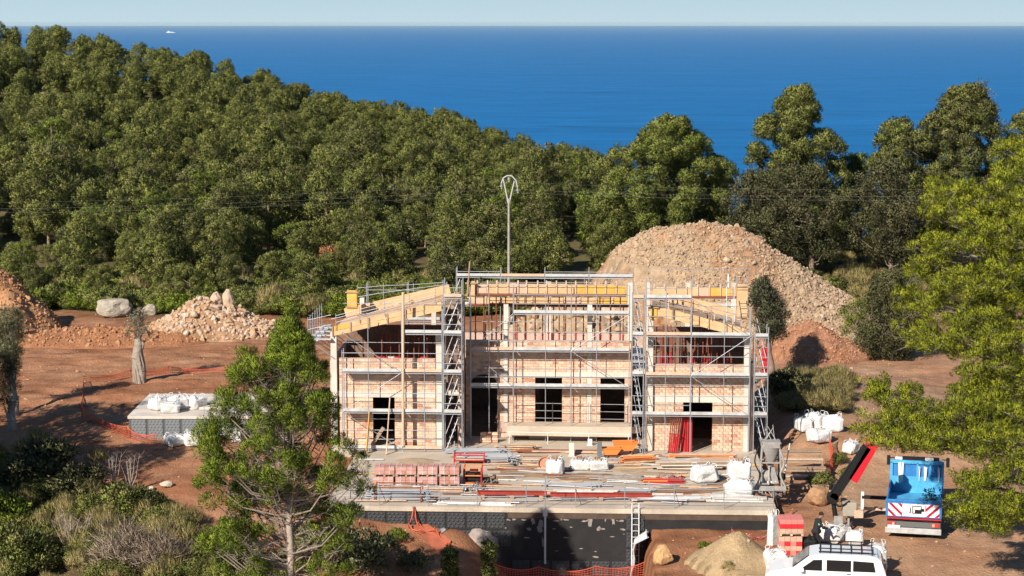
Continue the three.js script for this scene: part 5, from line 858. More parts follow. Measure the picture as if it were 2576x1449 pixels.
{
  const sil = [[1420, 800], [1470, 740], [1505, 690], [1540, 640], [1580, 606], [1630, 580], [1700, 566], [1800, 564], [1865, 575], [1915, 600], [1960, 636], [2005, 662], [2060, 702], [2110, 732], [2150, 756], [2215, 805]].map(([u, v]) => { const p = at(u, v, -46); return [p.x, p.y]; });
  const hM = (x, z) => { const e = z + 46 + 0.5 * n2(x * 0.2, 1); const f = e < 0 ? 1 - (e / 7) ** 2 : 1 - e / 12 - 0.08 * Math.sin(e / 12 * 3.14); return Math.max(0, (table(sil, x) + 0.1) * clamp(f)); };
  const c0 = at(1790, 700, -46);
  heapThing('rubble_mound', 'huge sandy rubble mound behind the right half of the house', 'mound', c0.x, -46, hM, 12.5, 12.5, (x, z) => blend(blend(SAND, ORNG, clamp(4 * fbm(x * 0.25, z * 0.25 + 9, 3, 3) - 0.1)), REDS, 0.55 * sm(2.4, 1.0, Math.abs(x - c0.x - 3.2) + 0.8 * n2(z * 0.4, 8))), 290, [0.11, 0.36], stoneM, 71, (x, z) => x < c0.x - 3.6 - 0.6 * n2(z, 2) && hM(x, z) < 4.6, 11000);
  const pile = (cx, cz, w, d, h, pk = 0) => (x, z) => { const e = Math.hypot((x - cx) / w, (z - cz) / d) + 0.12 * n2(x * 0.5, z * 0.5, 5); return h * Math.max(0, 1 - e) ** 0.85 * (1 + pk * n2(x * 0.35, z * 0.35, 7)); };
  const rk = onGround(-19.5, -41), rp = pile(rk.x, rk.z, 5.0, 4.4, 3.6, 0.3);
  { const b = at(530, 820, -40); heapThing('rock_pile', 'heap of pale orange quarry stones on the red soil at the left', 'rock pile', b.x, -40, pile(b.x, -40, 5.2, 4.6, 2.5, 0.4), 5.8, 5, () => blend(ORNG, SAND, 0.4), 295, [0.15, 0.42], paleM, 72, null, 900); }
  { const b = at(40, 800, -42); heapThing('soil_pile', 'big orange red soil pile at the left edge', 'soil pile', b.x - 1, -42, pile(b.x - 1.2, -42, 4.4, 5, 4.6, 0.25), 6.5, 6, (x, z) => blend(ORNG, [0.5, 0.3, 0.17], clamp(0.5 + 2 * fbm(x * 0.4, z * 0.4, 3, 4))), 90, [0.1, 0.3], clodM, 73, null, 1500); }
  { const b = at(240, 850, -35); heapThing('soil_ridge', 'low ridge of broken red soil between the soil pile and the rock pile', 'soil pile', b.x, -36, pile(b.x, -36, 8.5, 2.6, 1.1, 0.8), 9, 3.4, () => REDS, 110, [0.1, 0.34], clodM, 74, null, 900); }
  { const b = at(2045, 880, -29); heapThing('soil_mound', 'small red earth mound beside the track right of the house', 'soil mound', b.x, -30, pile(b.x, -30, 4.2, 3.6, 2.4, 0.3), 4.8, 4.2, (x, z) => blend(REDS, [0.42, 0.23, 0.15], clamp(0.5 + 2 * fbm(x * 0.6, z * 0.6, 3, 4))), 50, [0.07, 0.2], clodM2, 75, null, 1200); }
  { const b = at(1440, 850, -32); heapThing('rubble_bank', 'bank of tumbled stones seen through the open middle of the house', 'rock pile', b.x, -33, pile(b.x, -33, 6.6, 4.4, 3.4, 0.3), 7, 5, () => SAND, 120, [0.3, 0.8], stoneM, 76, null, 200); }
  { const b = groundPoint(1855, 1445); const sp = pile(b.x + 0.2, 18.4, 2.3, 2.3, 1.35, 0.25); heapThing('sand_pile', 'cone of beige sand on the red bank left of the white car', 'sand pile', b.x + 0.2, 18.4, sp, 2.8, 2.8, () => [0.44, 0.32, 0.19], 8, [0.05, 0.12], stoneM, 77, null, 0, true); }
  const greyRock = M([0.46, 0.4, 0.32], 0.95, { map: T.mottle, ...bumpy(0.05) });
  // single boulders
  const boulder = (label, u, v, w, h, seed, m = paleM[2], dz = 1, z) => { const p = z === undefined ? groundPoint(u, v) : at(u, v, z), k = pxm(p), g = boulderGeo(seed), o = shade(new THREE.Mesh(g, m)); o.name = numbered('boulder'); o.position.copy(p); o.position.y += h / k * 0.35; o.scale.set(w / k / 2, h / k / 2, w / k / 2 * dz); o.rotation.y = seed; tag(o, label, 'boulder'); scene.add(o); };
  boulder('large pale boulder at the treeline behind the cleared soil', 285, 795, 96, 62, 3, greyRock); boulder('pale boulder right of the large one at the treeline', 378, 792, 42, 34, 4, greyRock); boulder('tall pale standing stone on top of the rock pile', 575, 776, 32, 58, 5, paleM[0], 1, -40.5); boulder('second tall pale stone on the rock pile', 545, 776, 34, 50, 6, paleM[0], 1, -40.3);
  boulder('pale rock behind the left wing of the house', 1045, 705, 50, 24, 7); boulder('pale rock right of the trunk of the holm oak', 2090, 652, 60, 26, 8); boulder('broad pale rock on the grass right of the mound', 2140, 690, 70, 30, 9); boulder('pale rock under the grey green holm oak', 2230, 668, 80, 28, 10); boulder('small pale stone beside the track', 2010, 880, 20, 12, 11); boulder('white stone at the foot of the small red mound', 1945, 905, 26, 14, 12); boulder('orange rock below the wooden steps', 2055, 1270, 60, 60, 13, M([0.42, 0.24, 0.13], 0.95, { map: T.mottle })); boulder('orange rock right of the one below the wooden steps', 2095, 1262, 44, 40, 14, M([0.46, 0.27, 0.15], 0.95, { map: T.mottle }));
  boulder('ochre rock face at the edge of the pit', 1668, 1420, 50, 60, 15, M([0.6, 0.36, 0.17], 0.95, { map: T.mottle })); boulder('grey rock slab in the pit bank', 1215, 1375, 80, 60, 16, M([0.36, 0.3, 0.27], 0.95, { map: T.mottle })); boulder('pale stone on the red slope at the left', 420, 1225, 34, 18, 17); boulder('small pale stone on the red slope at the left', 380, 1232, 20, 12, 18);
  const loose = []; const q = mulberry(19); for (let i = 0; i < 2600; i++) { const x = rr(-34, 32, q), z = rr(-50, 24, q); const hq = V(x, 0, z).applyAxisAngle(V(0, 1, 0), -TURN); if (hq.x > -9 && hq.x < 13.5 && hq.z > -13.5 && hq.z < 13.2) continue; const p = onGround(x, z); loose.push([p, rr(0.025, 0.09, q) * (q() < 0.05 ? 2.4 : 1)]); }
  const im = cover('loose_stones', 'small stones scattered over the red soil', 'stones', STONES[1], clodM[1], loose);
}
// ---------- low building at the left, olives, netting ----------
{
  const x0 = -21.5, x1 = -12.6, zf = -7.5, zb = -14.3, top = 0.25, t = thing('low_concrete_building', 'low flat roofed concrete tank building left of the near pine', 'building', [x0, -1.6, zf]), Y = y => y + 1.6;
  obj('roof_slab', [span(0, x1 - x0, Y(top - 0.16), Y(top), zb - zf, 0)], K.concreteLight, t); obj('wall', [span(0.06, x1 - x0 - 0.06, 0, Y(top - 0.16), zb - zf + 0.06, -0.06)], M([0.09, 0.095, 0.1], 0.6, {}), t);
  const bd = M([0.17, 0.18, 0.19], 0.5, {}), stud = new THREE.SphereGeometry(0.055, 5, 3, 0, 6.3, 0, 1.57).rotateX(Math.PI / 2).scale(1.4, 0.8, 0.7);
  const g = [box(0.8, 1.3, 0.02)]; for (let j = 0; j < 8; j++) for (let i = 0; i < 4; i++) g.push(stud.clone().translate((i + 0.5 + (j % 2 ? 0.18 : -0.18)) * 0.2 - 0.4, (j + 0.5) * 0.16 - 0.65, 0.01)); const S = join(g);
  for (let i = 0; i < 9; i++) reuse('drainage_board', S, bd, t, [0.6 + i * 0.95, Y(top) - 0.85, -0.035]);
  obj('edge_rail', [bar([1.6, Y(top) + 0.75, -0.6], [x1 - x0, Y(top) + 0.75, -0.6], 0.015, 4)], K.galv, t); for (const x of [1.6, 4.2, 6.8]) obj('rail_post', [bar([x, Y(top), -0.6], [x, Y(top) + 1, -0.6], 0.02, 5)], K.galv, t); obj('plinth', [span(2.4, 5.4, Y(top), Y(top) + 0.12, -4, -2)], K.concreteLight, t);
  const bg = (label, x, y, z, w, h, s) => bigBag(thing('builders_bag', label, 'bag', [x, y, z], s), s, w, h, w * 0.9, false);
  bg('white bag on the low roof, leftmost', -20.1, top, -9.4, 1.0, 0.75, 1.2); bg('white bag on the low roof, second from the left', -19.0, top, -9.6, 1.0, 0.8, 2.2); bg('white bag in front of the others on the low roof', -19.3, top, -8.7, 1.0, 0.6, 3.2); bg('white bag on the low roof, at the back right', -18.1, top, -9.9, 1.0, 0.7, 4.2);
  const gb = (label, u, v, w, h, s) => { const p = groundPoint(u, v), k = pxm(p); bigBag(thing('builders_bag', label, 'bag', p, s), s, w / k, h / k, w / k * 0.8, false); };
  gb('slumped white bag on the ground before the low building, leftmost', 440, 1120, 48, 26, 5.3); gb('upright white bag on the ground right of the slumped one', 483, 1121, 34, 36, 6.3); gb('white bag half hidden behind the near pine', 570, 1100, 40, 28, 7.1); gb('second white bag half hidden behind the near pine', 600, 1112, 36, 30, 7.7);
  gb('large white bag, back left of the pile right of the house', 2020, 1085, 46, 36, 8.1); gb('large white bag, back middle of the pile right of the house', 2048, 1080, 46, 42, 8.7); gb('large white bag, back right of the pile right of the house', 2094, 1085, 48, 42, 9.3); gb('white bag in front of the pile right of the house', 2060, 1112, 50, 34, 9.9); gb('crumpled white bag beside the crane jib', 2140, 1140, 38, 30, 10.4);
  gb('white open bag left of the white car bonnet', 1950, 1440, 62, 56, 11.1); gb('white wrapped pack behind the white car, left', 2090, 1362, 60, 40, 11.9); gb('white wrapped pack behind the white car, right', 2150, 1372, 40, 36, 12.4); gb('narrow white sack left of the red brick pack', 1943, 1375, 26, 84, 13.2); gb('white rubble bag right behind the white car', 2205, 1440, 56, 70, 13.9);
  // gnarled olive stub and the olive at the left edge
  const ob = groundPoint(352, 962), q = mulberry(6), ot = thing('olive_tree', 'old olive with thick bare trunk and thin grey crown on the red soil', 'tree', ob), wd = [];
  wd.push(...limb([V(0, -0.3, 0), V(0.08, 0.7, 0), V(-0.14, 1.5, 0.05), V(0.0, 2.3, 0), V(-0.08, 2.75, 0)], 0.42, 0.24, 9)); wd.push(...limb([V(0.1, 1.9, 0), V(0.28, 2.3, 0.05), V(0.2, 2.6, 0)], 0.13, 0.08, 6)); for (let i = 0; i < 12; i++) { const a = i * 2.4; wd.push(bar(V(0, 2.6, 0), V(Math.cos(a) * rr(0.2, 0.7, q), 2.6 + rr(0.6, 1.7, q), Math.sin(a) * 0.5), 0.03, 4, 0.008)); }
  for (let i = 0; i < 10; i++) { const a = i * 0.63; wd.push(...limb([V(Math.cos(a) * 0.36, -0.1, Math.sin(a) * 0.36), V(Math.cos(a + 0.5) * 0.34 - 0.02, 1.1, Math.sin(a + 0.5) * 0.34), V(Math.cos(a + 1) * 0.22 - 0.06, 2.2, Math.sin(a + 1) * 0.22)], 0.1, 0.06, 5)); }
  obj('trunk', wd, M([0.4, 0.33, 0.27], 0.95, { map: T.mottle, ...bumpy(0.04) }), ot); const bl = []; for (let i = 0; i < 12; i++) { const a = i * 2.4; bl.push({ c: V(Math.cos(a) * rr(0.1, 0.55, q), 3.0 + i * 0.12, Math.sin(a) * 0.4), r: [0.34, 0.32, 0.34] }); } obj('crown', leafCloud(q, bl, { density: 7, leaves: 24, clumpR: 0.16, L: 0.14, W: 0.02, up: 0.6, cols: [[0.16, 0.15, 0.11], [0.2, 0.18, 0.14]] }), leafM, ot);
  outlineTree('olive_tree', 'grey leaved olive tree cut by the left edge of the picture', -12, [[785, 0, 45], [810, -20, 72], [850, -30, 76], [890, -30, 60], [915, -20, 40]], { seed: 61, base: 28, n: 22, r: 0.5, leaf: { cols: GREEN.olive, L: 0.14, W: 0.018, density: 5 }, trunk: 0.2, bark: greyBarkM });
  outlineTree('olive_tree', 'dark twisted olive stump with shoots at the left edge', -9, [[890, 0, 50], [930, -20, 62], [980, -20, 50], [1020, -20, 40]], { seed: 62, base: 20, n: 20, r: 0.4, leaf: { cols: GREEN.oak, L: 0.14, W: 0.018, density: 5 }, trunk: 0.3, bark: greyBarkM });
  outlineTree('cypress_sapling', 'slim dark cypress behind the top of the near pine', -14, [[832, 690, 705], [850, 682, 720], [900, 682, 724], [950, 690, 716]], { seed: 63, n: 16, r: 0.35, flat: 1.3, leaf: { cols: GREEN.oak, L: 0.16, W: 0.03 } });
  outlineTree('cypress_sapling', 'pointed young cypress at the bottom edge, left of the pair', 20.5, [[1392, 1130, 1137], [1410, 1120, 1146], [1440, 1112, 1156], [1490, 1108, 1160]], { seed: 64, n: 20, r: 0.22, flat: 1.4, trunk: 0.06, twig: 0.02, leaf: { cols: GREEN.hill, L: 0.16, W: 0.025, clumpR: 0.1, density: 9 } });
  outlineTree('cypress_sapling', 'narrow young cypress at the bottom edge, right of the pair', 20.5, [[1376, 1225, 1233], [1400, 1218, 1240], [1440, 1216, 1242], [1490, 1214, 1244]], { seed: 65, n: 20, r: 0.18, flat: 1.5, trunk: 0.06, twig: 0.02, leaf: { cols: GREEN.hill, L: 0.16, W: 0.025, clumpR: 0.1, density: 9 } });
}
function net(label, pts, h, sag = 0.15, seed = 1, m = K.netting) {   // plastic safety netting: strands on posts
  const o0 = pts[0].clone(), t = thing('safety_netting', label, 'netting', o0), q = mulberry(seed), s = [];
  for (let i = 0; i < pts.length - 1; i++) {
    const a = pts[i].clone().sub(o0), b = pts[i + 1].clone().sub(o0), n = Math.max(3, Math.round(a.distanceTo(b) / 0.13)), rows = Math.max(3, Math.round(h / 0.13));
    const P = (k, r) => { const p = a.clone().lerp(b, k); p.y += r * (h - sag * Math.sin(Math.PI * k) * r) ; p.z += 0.06 * Math.sin(k * 9 + r * 3 + seed); return p; };
    for (let j = 0; j <= rows; j++) for (let k = 0; k < n; k += 2) s.push(bar(P(k / n, j / rows), P(Math.min(1, (k + 2) / n), j / rows), 0.012 + (j === rows ? 0.014 : 0), 3));
    for (let k = 0; k <= n; k++) s.push(bar(P(k / n, 0), P(k / n, 1), 0.01, 3));
    obj('post', bar(a.clone().add(V(0, -0.1, 0)), a.clone().add(V(rr(-0.05, 0.05, q), h + 0.08, 0)), 0.018, 5), K.rust, t);
  }
  stuff(obj('net', s, m, t)); return t;
}
net('orange safety netting running across the red soil behind the old olive', [[205, 1050], [212, 968], [330, 950], [425, 944], [600, 940], [830, 932]].map(([u, v]) => groundPoint(u, v)), 0.5, 0.2, 2);
net('sagging orange netting in the shade below the soil slope', [[208, 1052], [320, 1105], [395, 1122]].map(([u, v]) => groundPoint(u, v)), 0.7, 0.3, 3);
net('dark orange netting lying along the bottom of the pit', [V(-0.9, -2.6, 16.2), V(1.2, -3.1, 15.2), V(3.8, -3.2, 14.7), V(6.2, -3.0, 14.4)], 1.0, 0.25, 4);
net('red netting heaped at the right end of the black wall', [[1775, 1318], [1850, 1330], [1920, 1325], [1990, 1320]].map(([u, v]) => groundPoint(u, v)), 0.6, 0.4, 5, M([0.6, 0.14, 0.13], 0.8));
net('crumpled red netting on the bank before the brick pack', [[1840, 1350], [1890, 1362], [1940, 1352]].map(([u, v]) => groundPoint(u, v)), 0.35, 0.3, 6, M([0.6, 0.18, 0.16], 0.8));
net('orange netting beside the wooden steps', [[2078, 1205], [2095, 1180], [2085, 1130]].map(([u, v]) => groundPoint(u, v)), 0.9, 0.2, 7);
function sheetOn(label, name, cat, corners, m, lift = 0.04, n = 14) {   // cloth laid over the ground between four surveyed corners
  const [a, b, c, d] = corners.map(([u, v]) => groundPoint(u, v)), P = [], idx = [], o0 = a.clone();
  for (let j = 0; j <= n; j++) for (let i = 0; i <= n; i++) { const p = a.clone().lerp(b, i / n).lerp(d.clone().lerp(c, i / n), j / n); p.y = height(p.x, p.z) + lift + 0.04 * n2(p.x * 2, p.z * 2, 3); P.push(p.x - o0.x, p.y - o0.y, p.z - o0.z); }
  for (let j = 0; j < n; j++) for (let i = 0; i < n; i++) { const k = j * (n + 1) + i; idx.push(k, k + n + 1, k + 1, k + 1, k + n + 1, k + n + 2); }
  const g = new THREE.BufferGeometry(); g.setAttribute('position', new THREE.Float32BufferAttribute(P, 3)); g.setIndex(idx); g.computeVertexNormals(); const o = obj(name, g, m); o.position.copy(o0); o.material.side = THREE.DoubleSide; return tag(o, label, cat);
}
const cloth = M([0.7, 0.7, 0.72], 0.9, { map: T.mottle });
sheetOn('white geotextile strip on the red bank below the left part of the wall', 'geotextile', 'cloth', [[1060, 1312], [1235, 1326], [1240, 1336], [1110, 1345]], cloth);
sheetOn('white geotextile along the wall foot at the right bank', 'geotextile', 'cloth', [[1662, 1312], [1790, 1314], [1780, 1328], [1668, 1332]], cloth);
sheetOn('orange plastic sheet slumped on the red bank below the deck', 'orange_sheet', 'cloth', [[1040, 1330], [1075, 1325], [1135, 1370], [1105, 1400]], M([0.52, 0.15, 0.08], 0.8, { map: T.mottle }), 0.12);
{ // the sheet's end hangs from the deck edge; white cloth down the cut of the pit
  const x = hx(1045, ZF), b2 = groundPoint(1095, 1352), b3 = groundPoint(1135, 1390);
  net('orange netting fallen from the deck edge down onto the red bank', [hw(x - 0.05, -0.45, ZF + 0.08), hw(x + 0.15, -1.05, ZF + 0.45), b2, b3], 0.42, 0.3, 8, M([0.58, 0.13, 0.07], 0.8));
  net('second layer of orange netting slumped below the deck edge', [hw(x - 0.1, -0.4, ZF + 0.12), hw(x - 0.3, -1.0, ZF + 0.6), groundPoint(1060, 1350)], 0.35, 0.2, 9, M([0.62, 0.15, 0.09], 0.8));
  const e = hthing('geotextile', 'white cloth hanging down the cut edge of the pit', 'cloth'), Q = [], id2 = []; for (let j = 0; j <= 10; j++) for (let i = 0; i <= 8; i++) { const y = -0.95 - j * 0.32; Q.push(6.28 - j * 0.03 + 0.06 * Math.sin(j * 1.7 + i) + (j < 1 ? 0.5 : 0), y, ZF + 0.15 + i * 0.16); } for (let j = 0; j < 10; j++) for (let i = 0; i < 8; i++) { const k = j * 9 + i; id2.push(k, k + 9, k + 1, k + 1, k + 9, k + 10); } const g2 = new THREE.BufferGeometry(); g2.setAttribute('position', new THREE.Float32BufferAttribute(Q, 3)); g2.setIndex(id2); g2.computeVertexNormals(); obj('sheet', g2, cloth, e); obj('hem', bar([6.75, -0.93, ZF + 0.15], [6.75, -0.93, ZF + 1.4], 0.03, 5), cloth, e);
}
{ // wooden steps right of the deck
  const a = at(2030, 1205, 7.2), t = thing('wooden_steps', 'weathered timber steps rising to the back right of the deck', 'steps', [a.x, height(a.x, 7.2), 7.2], -0.04), q = mulberry(3);
  for (let i = 0; i < 5; i++) { const y = 0.42 + i * 0.24, z = -i * 0.85; obj('tread', [box(2.15 + rr(-0.08, 0.08, q), 0.06, 0.34, rr(-0.04, 0.04, q), y, z)], i % 2 ? K.timberPink : K.timberOld, t); obj('riser_board', [box(2.1, 0.16, 0.03, 0, y - 0.11, z + 0.1)], K.timberOld, t); }
  for (const x of [-1, 1]) { obj('stringer', plank([x, 0.2, 0.3], [x, 1.2, -3.5], 0.06, 0.2), K.timberOld, t); obj('support', [box(0.08, 0.6, 0.08, x, 0.1, 0), box(0.08, 1.3, 0.08, x, 0.45, -2.6)], K.timberOld, t); }
}
// ---------- truck, crane, cars, worker ----------
function stripes(mirror) { const c = document.createElement('canvas'); c.width = c.height = 128; const x = c.getContext('2d'); x.fillStyle = '#f2eeee'; x.fillRect(0, 0, 128, 128); x.fillStyle = '#b01030'; for (let i = -2; i < 4; i++) { x.beginPath(); const s = i * 84; if (mirror) { x.moveTo(s, 128); x.lineTo(s + 34, 128); x.lineTo(s + 162, 0); x.lineTo(s + 128, 0); } else { x.moveTo(s, 0); x.lineTo(s + 34, 0); x.lineTo(s + 162, 128); x.lineTo(s + 128, 128); } x.fill(); } const t = new THREE.CanvasTexture(c); t.colorSpace = THREE.SRGBColorSpace; return t; }
{
  const g0 = groundPoint(2296, 1356), yaw = -rad(13), t = thing('tipper_truck', 'bright blue tipper truck seen from behind with red and white chevron tailgate', 'truck', g0, yaw), blue = M([0.04, 0.22, 0.55], 0.5, { clearcoat: 0.2, map: T.mottle }), pale = M([0.09, 0.42, 0.72], 0.5, { map: T.mottle }), grey = M([0.5, 0.5, 0.5], 0.6, { map: T.mottle }), W = 2.46; t.scale.y = 1.1;
  obj('bed_floor', [box(W - 0.1, 0.1, 4.3, 0, 0.95, -2.2)], pale, t); obj('bed_side', [rbox(0.07, 0.62, 4.35, 0.02, -W / 2 + 0.035, 1.22, -2.2)], blue, t); obj('bed_side', [rbox(0.07, 0.62, 4.35, 0.02, W / 2 - 0.035, 1.22, -2.2)], blue, t);
  const tg = obj('tailgate', [rbox(W, 0.66, 0.07, 0.02, 0, 1.22, 0.0)], blue, t); obj('top_rail', [rbox(W + 0.04, 0.09, 0.12, 0.02, 0, 1.57, 0)], blue, tg);
  for (const s of [-1, 1]) { const p = new THREE.Mesh(new THREE.PlaneGeometry(0.6, 0.52), M([1, 1, 1], 0.4, { map: stripes(s > 0) })); p.position.set(s * 0.82, 1.2, 0.043); p.name = 'chevron_board'; shade(p); tg.add(p); }
  obj('white_board', [box(1.0, 0.52, 0.008, 0, 1.2, 0.041)], K.white, tg); obj('black_emblem', [box(0.4, 0.03, 0.012, 0.14, 1.37, 0.046), box(0.03, 0.3, 0.012, -0.05, 1.23, 0.046), box(0.4, 0.03, 0.012, 0.14, 1.08, 0.046), box(0.03, 0.26, 0.012, 0.33, 1.24, 0.046), box(0.3, 0.14, 0.014, 0.2, 1.16, 0.047), box(0.16, 0.12, 0.016, 0.38, 1.22, 0.047), box(0.04, 0.2, 0.012, -0.14, 1.2, 0.046), box(0.08, 0.03, 0.012, -0.17, 1.1, 0.046)], K.black, tg);
  obj('red_strip', [box(W - 0.05, 0.06, 0.05, 0, 0.84, 0.02)], K.red, t); obj('chassis', [box(0.9, 0.25, 7.2, 0, 0.68, -3.6), box(W - 0.3, 0.1, 0.2, 0, 0.72, -0.1)], K.black, t);
  const bump = obj('bumper', [rbox(W, 0.24, 0.14, 0.03, 0, 0.34, 0.02)], grey, t); obj('plate', [box(0.55, 0.13, 0.01, -0.85, 0.5, 0.095)], K.white, bump); obj('light_bar', [box(W - 0.1, 0.22, 0.08, 0, 0.6, -0.02)], M([0.12, 0.12, 0.12], 0.6), t);
  for (const s of [-1, 1]) { const l = obj('tail_light', [rbox(0.34, 0.17, 0.05, 0.015, s * 0.95, 0.61, 0.045)], M([0.5, 0.05, 0.04], 0.25), t); obj('lens', [box(0.1, 0.12, 0.012, s * 0.88, 0.61, 0.075)], M([0.7, 0.35, 0.3], 0.2), l); }
  for (const z of [-0.95, -2.1, -5.7]) for (const s of [-1, 1]) { const w = obj('wheel', [new THREE.CylinderGeometry(0.5, 0.5, 0.42, 20).rotateZ(Math.PI / 2).translate(s * 0.98, 0.5, z)], K.black, t); obj('rim', [new THREE.CylinderGeometry(0.26, 0.26, 0.43, 14).rotateZ(Math.PI / 2).translate(s * 0.99, 0.5, z)], grey, w); }
  const hb = obj('headboard', [box(W, 0.14, 0.08, 0, 2.32, -4.35), box(W, 0.7, 0.07, 0, 1.35, -4.35), box(0.12, 0.7, 0.08, -W / 2 + 0.06, 1.95, -4.35), box(0.12, 0.7, 0.08, W / 2 - 0.06, 1.95, -4.35), box(0.09, 0.7, 0.08, 0.02, 1.95, -4.35), box(0.09, 0.7, 0.08, -0.62, 1.95, -4.35), box(0.09, 0.7, 0.08, 0.62, 1.95, -4.35)], pale, t); obj('mesh_panel', [box(W - 0.1, 0.66, 0.02, 0, 1.95, -4.4)], blue, hb);
  for (const [x, w] of [[-0.78, 0.28], [0.36, 0.16], [0.1, 0.07], [0.98, 0.12]]) obj('hanging_strap', [box(w * 0.5, 0.9 * (w > 0.2 ? 1 : 0.7), 0.04, x, 1.85, -4.28, 0.03, 0, 0.04), box(w * 0.35, 0.8 * (w > 0.2 ? 1 : 0.6), 0.05, x + w * 0.4, 1.9, -4.27, 0.03, 0, -0.05)], K.white, t);
  const cab = obj('cab', [rbox(2.3, 1.45, 1.7, 0.12, 0, 1.3, -5.75)], blue, t); obj('rear_window', [box(1.5, 0.45, 0.02, 0, 1.7, -4.89)], M([0.03, 0.04, 0.05], 0.1), cab); for (const s of [-1, 1]) obj('mirror', [rbox(0.16, 0.42, 0.12, 0.03, s * 1.38, 2.0, -6.2), bar([s * 1.1, 2.1, -6.3], [s * 1.38, 2.1, -6.2], 0.02, 5)], K.black, cab);
  obj('roof_beacon', [rbox(0.34, 0.12, 0.2, 0.03, -0.85, 2.42, -4.6), rbox(0.4, 0.12, 0.2, 0.03, 0.55, 2.42, -4.6)], K.white, t); obj('exhaust_guard', [box(1.9, 0.12, 0.3, 0.05, 2.4, -4.75)], K.black, t);
  const cg = thing('pale_crate', 'long pale crate lying in the bed of the blue truck', 'crate', g0.clone().add(V(-0.55, 1.0, -0.85).applyAxisAngle(V(0, 1, 0), yaw)), yaw); obj('box_body', [rbox(1.15, 0.36, 0.7, 0.03, 0, 0.19, 0)], K.white, cg); obj('lid', [rbox(1.18, 0.05, 0.73, 0.015, 0, 0.4, 0)], grey, cg);
  const br = thing('cut_branch', 'cut evergreen branch lying in the bed of the blue truck', 'branch', g0.clone().add(V(0.62, 1.0, -1.6).applyAxisAngle(V(0, 1, 0), yaw)), yaw), q = mulberry(44), bl = []; for (let i = 0; i < 9; i++) bl.push({ c: V(rr(-0.35, 0.4, q), 0.2 + i * 0.07, rr(-0.8, 0.5, q)), r: [0.2, 0.16, 0.24] }); obj('stem', [bar([-0.1, 0.02, 0.5], [0.1, 0.5, -0.7], 0.03, 5, 0.012)], greyBarkM, br); obj('foliage', leafCloud(q, bl, { density: 8, leaves: 12, clumpR: 0.1, L: 0.16, W: 0.03, up: 0.4, cols: [[0.06, 0.09, 0.05], [0.09, 0.12, 0.08]] }), leafM, br);
  // outrigger of the truck
  for (const [y, zz] of [[0.95, -4.6]]) { const o = obj('outrigger_beam', [box(1.3, 0.13, 0.16, -1.8, y, -3.2)], K.black, t); const leg = obj('outrigger_leg', [box(0.14, 1.1, 0.14, -2.42, 0.62, -3.2), bar([-2.42, 0.05, -3.2], [-2.42, 0.2, -3.2], 0.05, 6)], K.white, t); obj('foot_pad', [bar([-2.42, 0, -3.2], [-2.42, 0.05, -3.2], 0.18, 12)], K.black, leg); obj('lower_beam', [box(1.2, 0.1, 0.12, -1.75, 0.5, -3.0)], K.timberPink, t); }
}
{
  const b = groundPoint(2104, 1338), t = thing('loader_crane', 'folding crane with black lower boom and red upper boom beside the truck', 'crane', b), P = (u, v) => at(u, v, b.z).sub(b), k = 1;
  const e = P(2094, 1252), tip = P(2188, 1112), d = tip.clone().sub(e).normalize();
  obj('base', [rbox(0.9, 0.3, 0.8, 0.04, 0.15, 0.16, 0), rbox(0.4, 0.5, 0.4, 0.03, 0.05, 0.5, 0)], K.dusty, t); obj('column', [bar([0.0, 0.3, 0], e, 0.12, 10, 0.1)], K.black, t); obj('control_box', [rbox(0.62, 0.62, 0.5, 0.03, 0.55, 1.05, -0.1)], M([0.42, 0.37, 0.3], 0.8, { map: T.mottle }), t); obj('valve_block', [rbox(0.4, 0.35, 0.3, 0.02, 0.95, 0.85, 0.1)], K.timberPink, t); obj('control_stand', [bar([0.55, 0, -0.1], [0.55, 0.8, -0.1], 0.06, 6)], K.dusty, t);
  obj('knuckle', [new THREE.CylinderGeometry(0.26, 0.26, 0.34, 14).rotateX(Math.PI / 2).translate(e.x, e.y, e.z)], K.black, t);
  obj('lower_boom', [plank(e, e.clone().lerp(tip, 0.92), 0.36, 0.34, V(0, 0, 1))], K.black, t);
  const n = V(-d.y, d.x, 0), off = n.clone().multiplyScalar(-0.3); obj('upper_boom', [plank(e.clone().lerp(tip, 0.38).add(off), tip.clone().add(off.clone().multiplyScalar(0.6)), 0.42, 0.34, V(0, 0, 1))], M([0.55, 0.015, 0.03], 0.35, { clearcoat: 0.4 }), t); obj('cylinder', [bar(e.clone().add(off.clone().multiplyScalar(-0.7)), e.clone().lerp(tip, 0.6).add(off.clone().multiplyScalar(-0.7)), 0.045, 8)], K.black, t); obj('boom_head', [rbox(0.34, 0.34, 0.34, 0.03, tip.x, tip.y, tip.z)], K.red, t); obj('valve_hose', [new THREE.TubeGeometry(new THREE.CatmullRomCurve3([e.clone(), V(e.x + 0.25, e.y - 0.35, 0.15), V(e.x + 0.55, e.y - 0.25, 0.15), V(0.55, 1.4, 0)]), 16, 0.05, 6)], K.black, t);
}
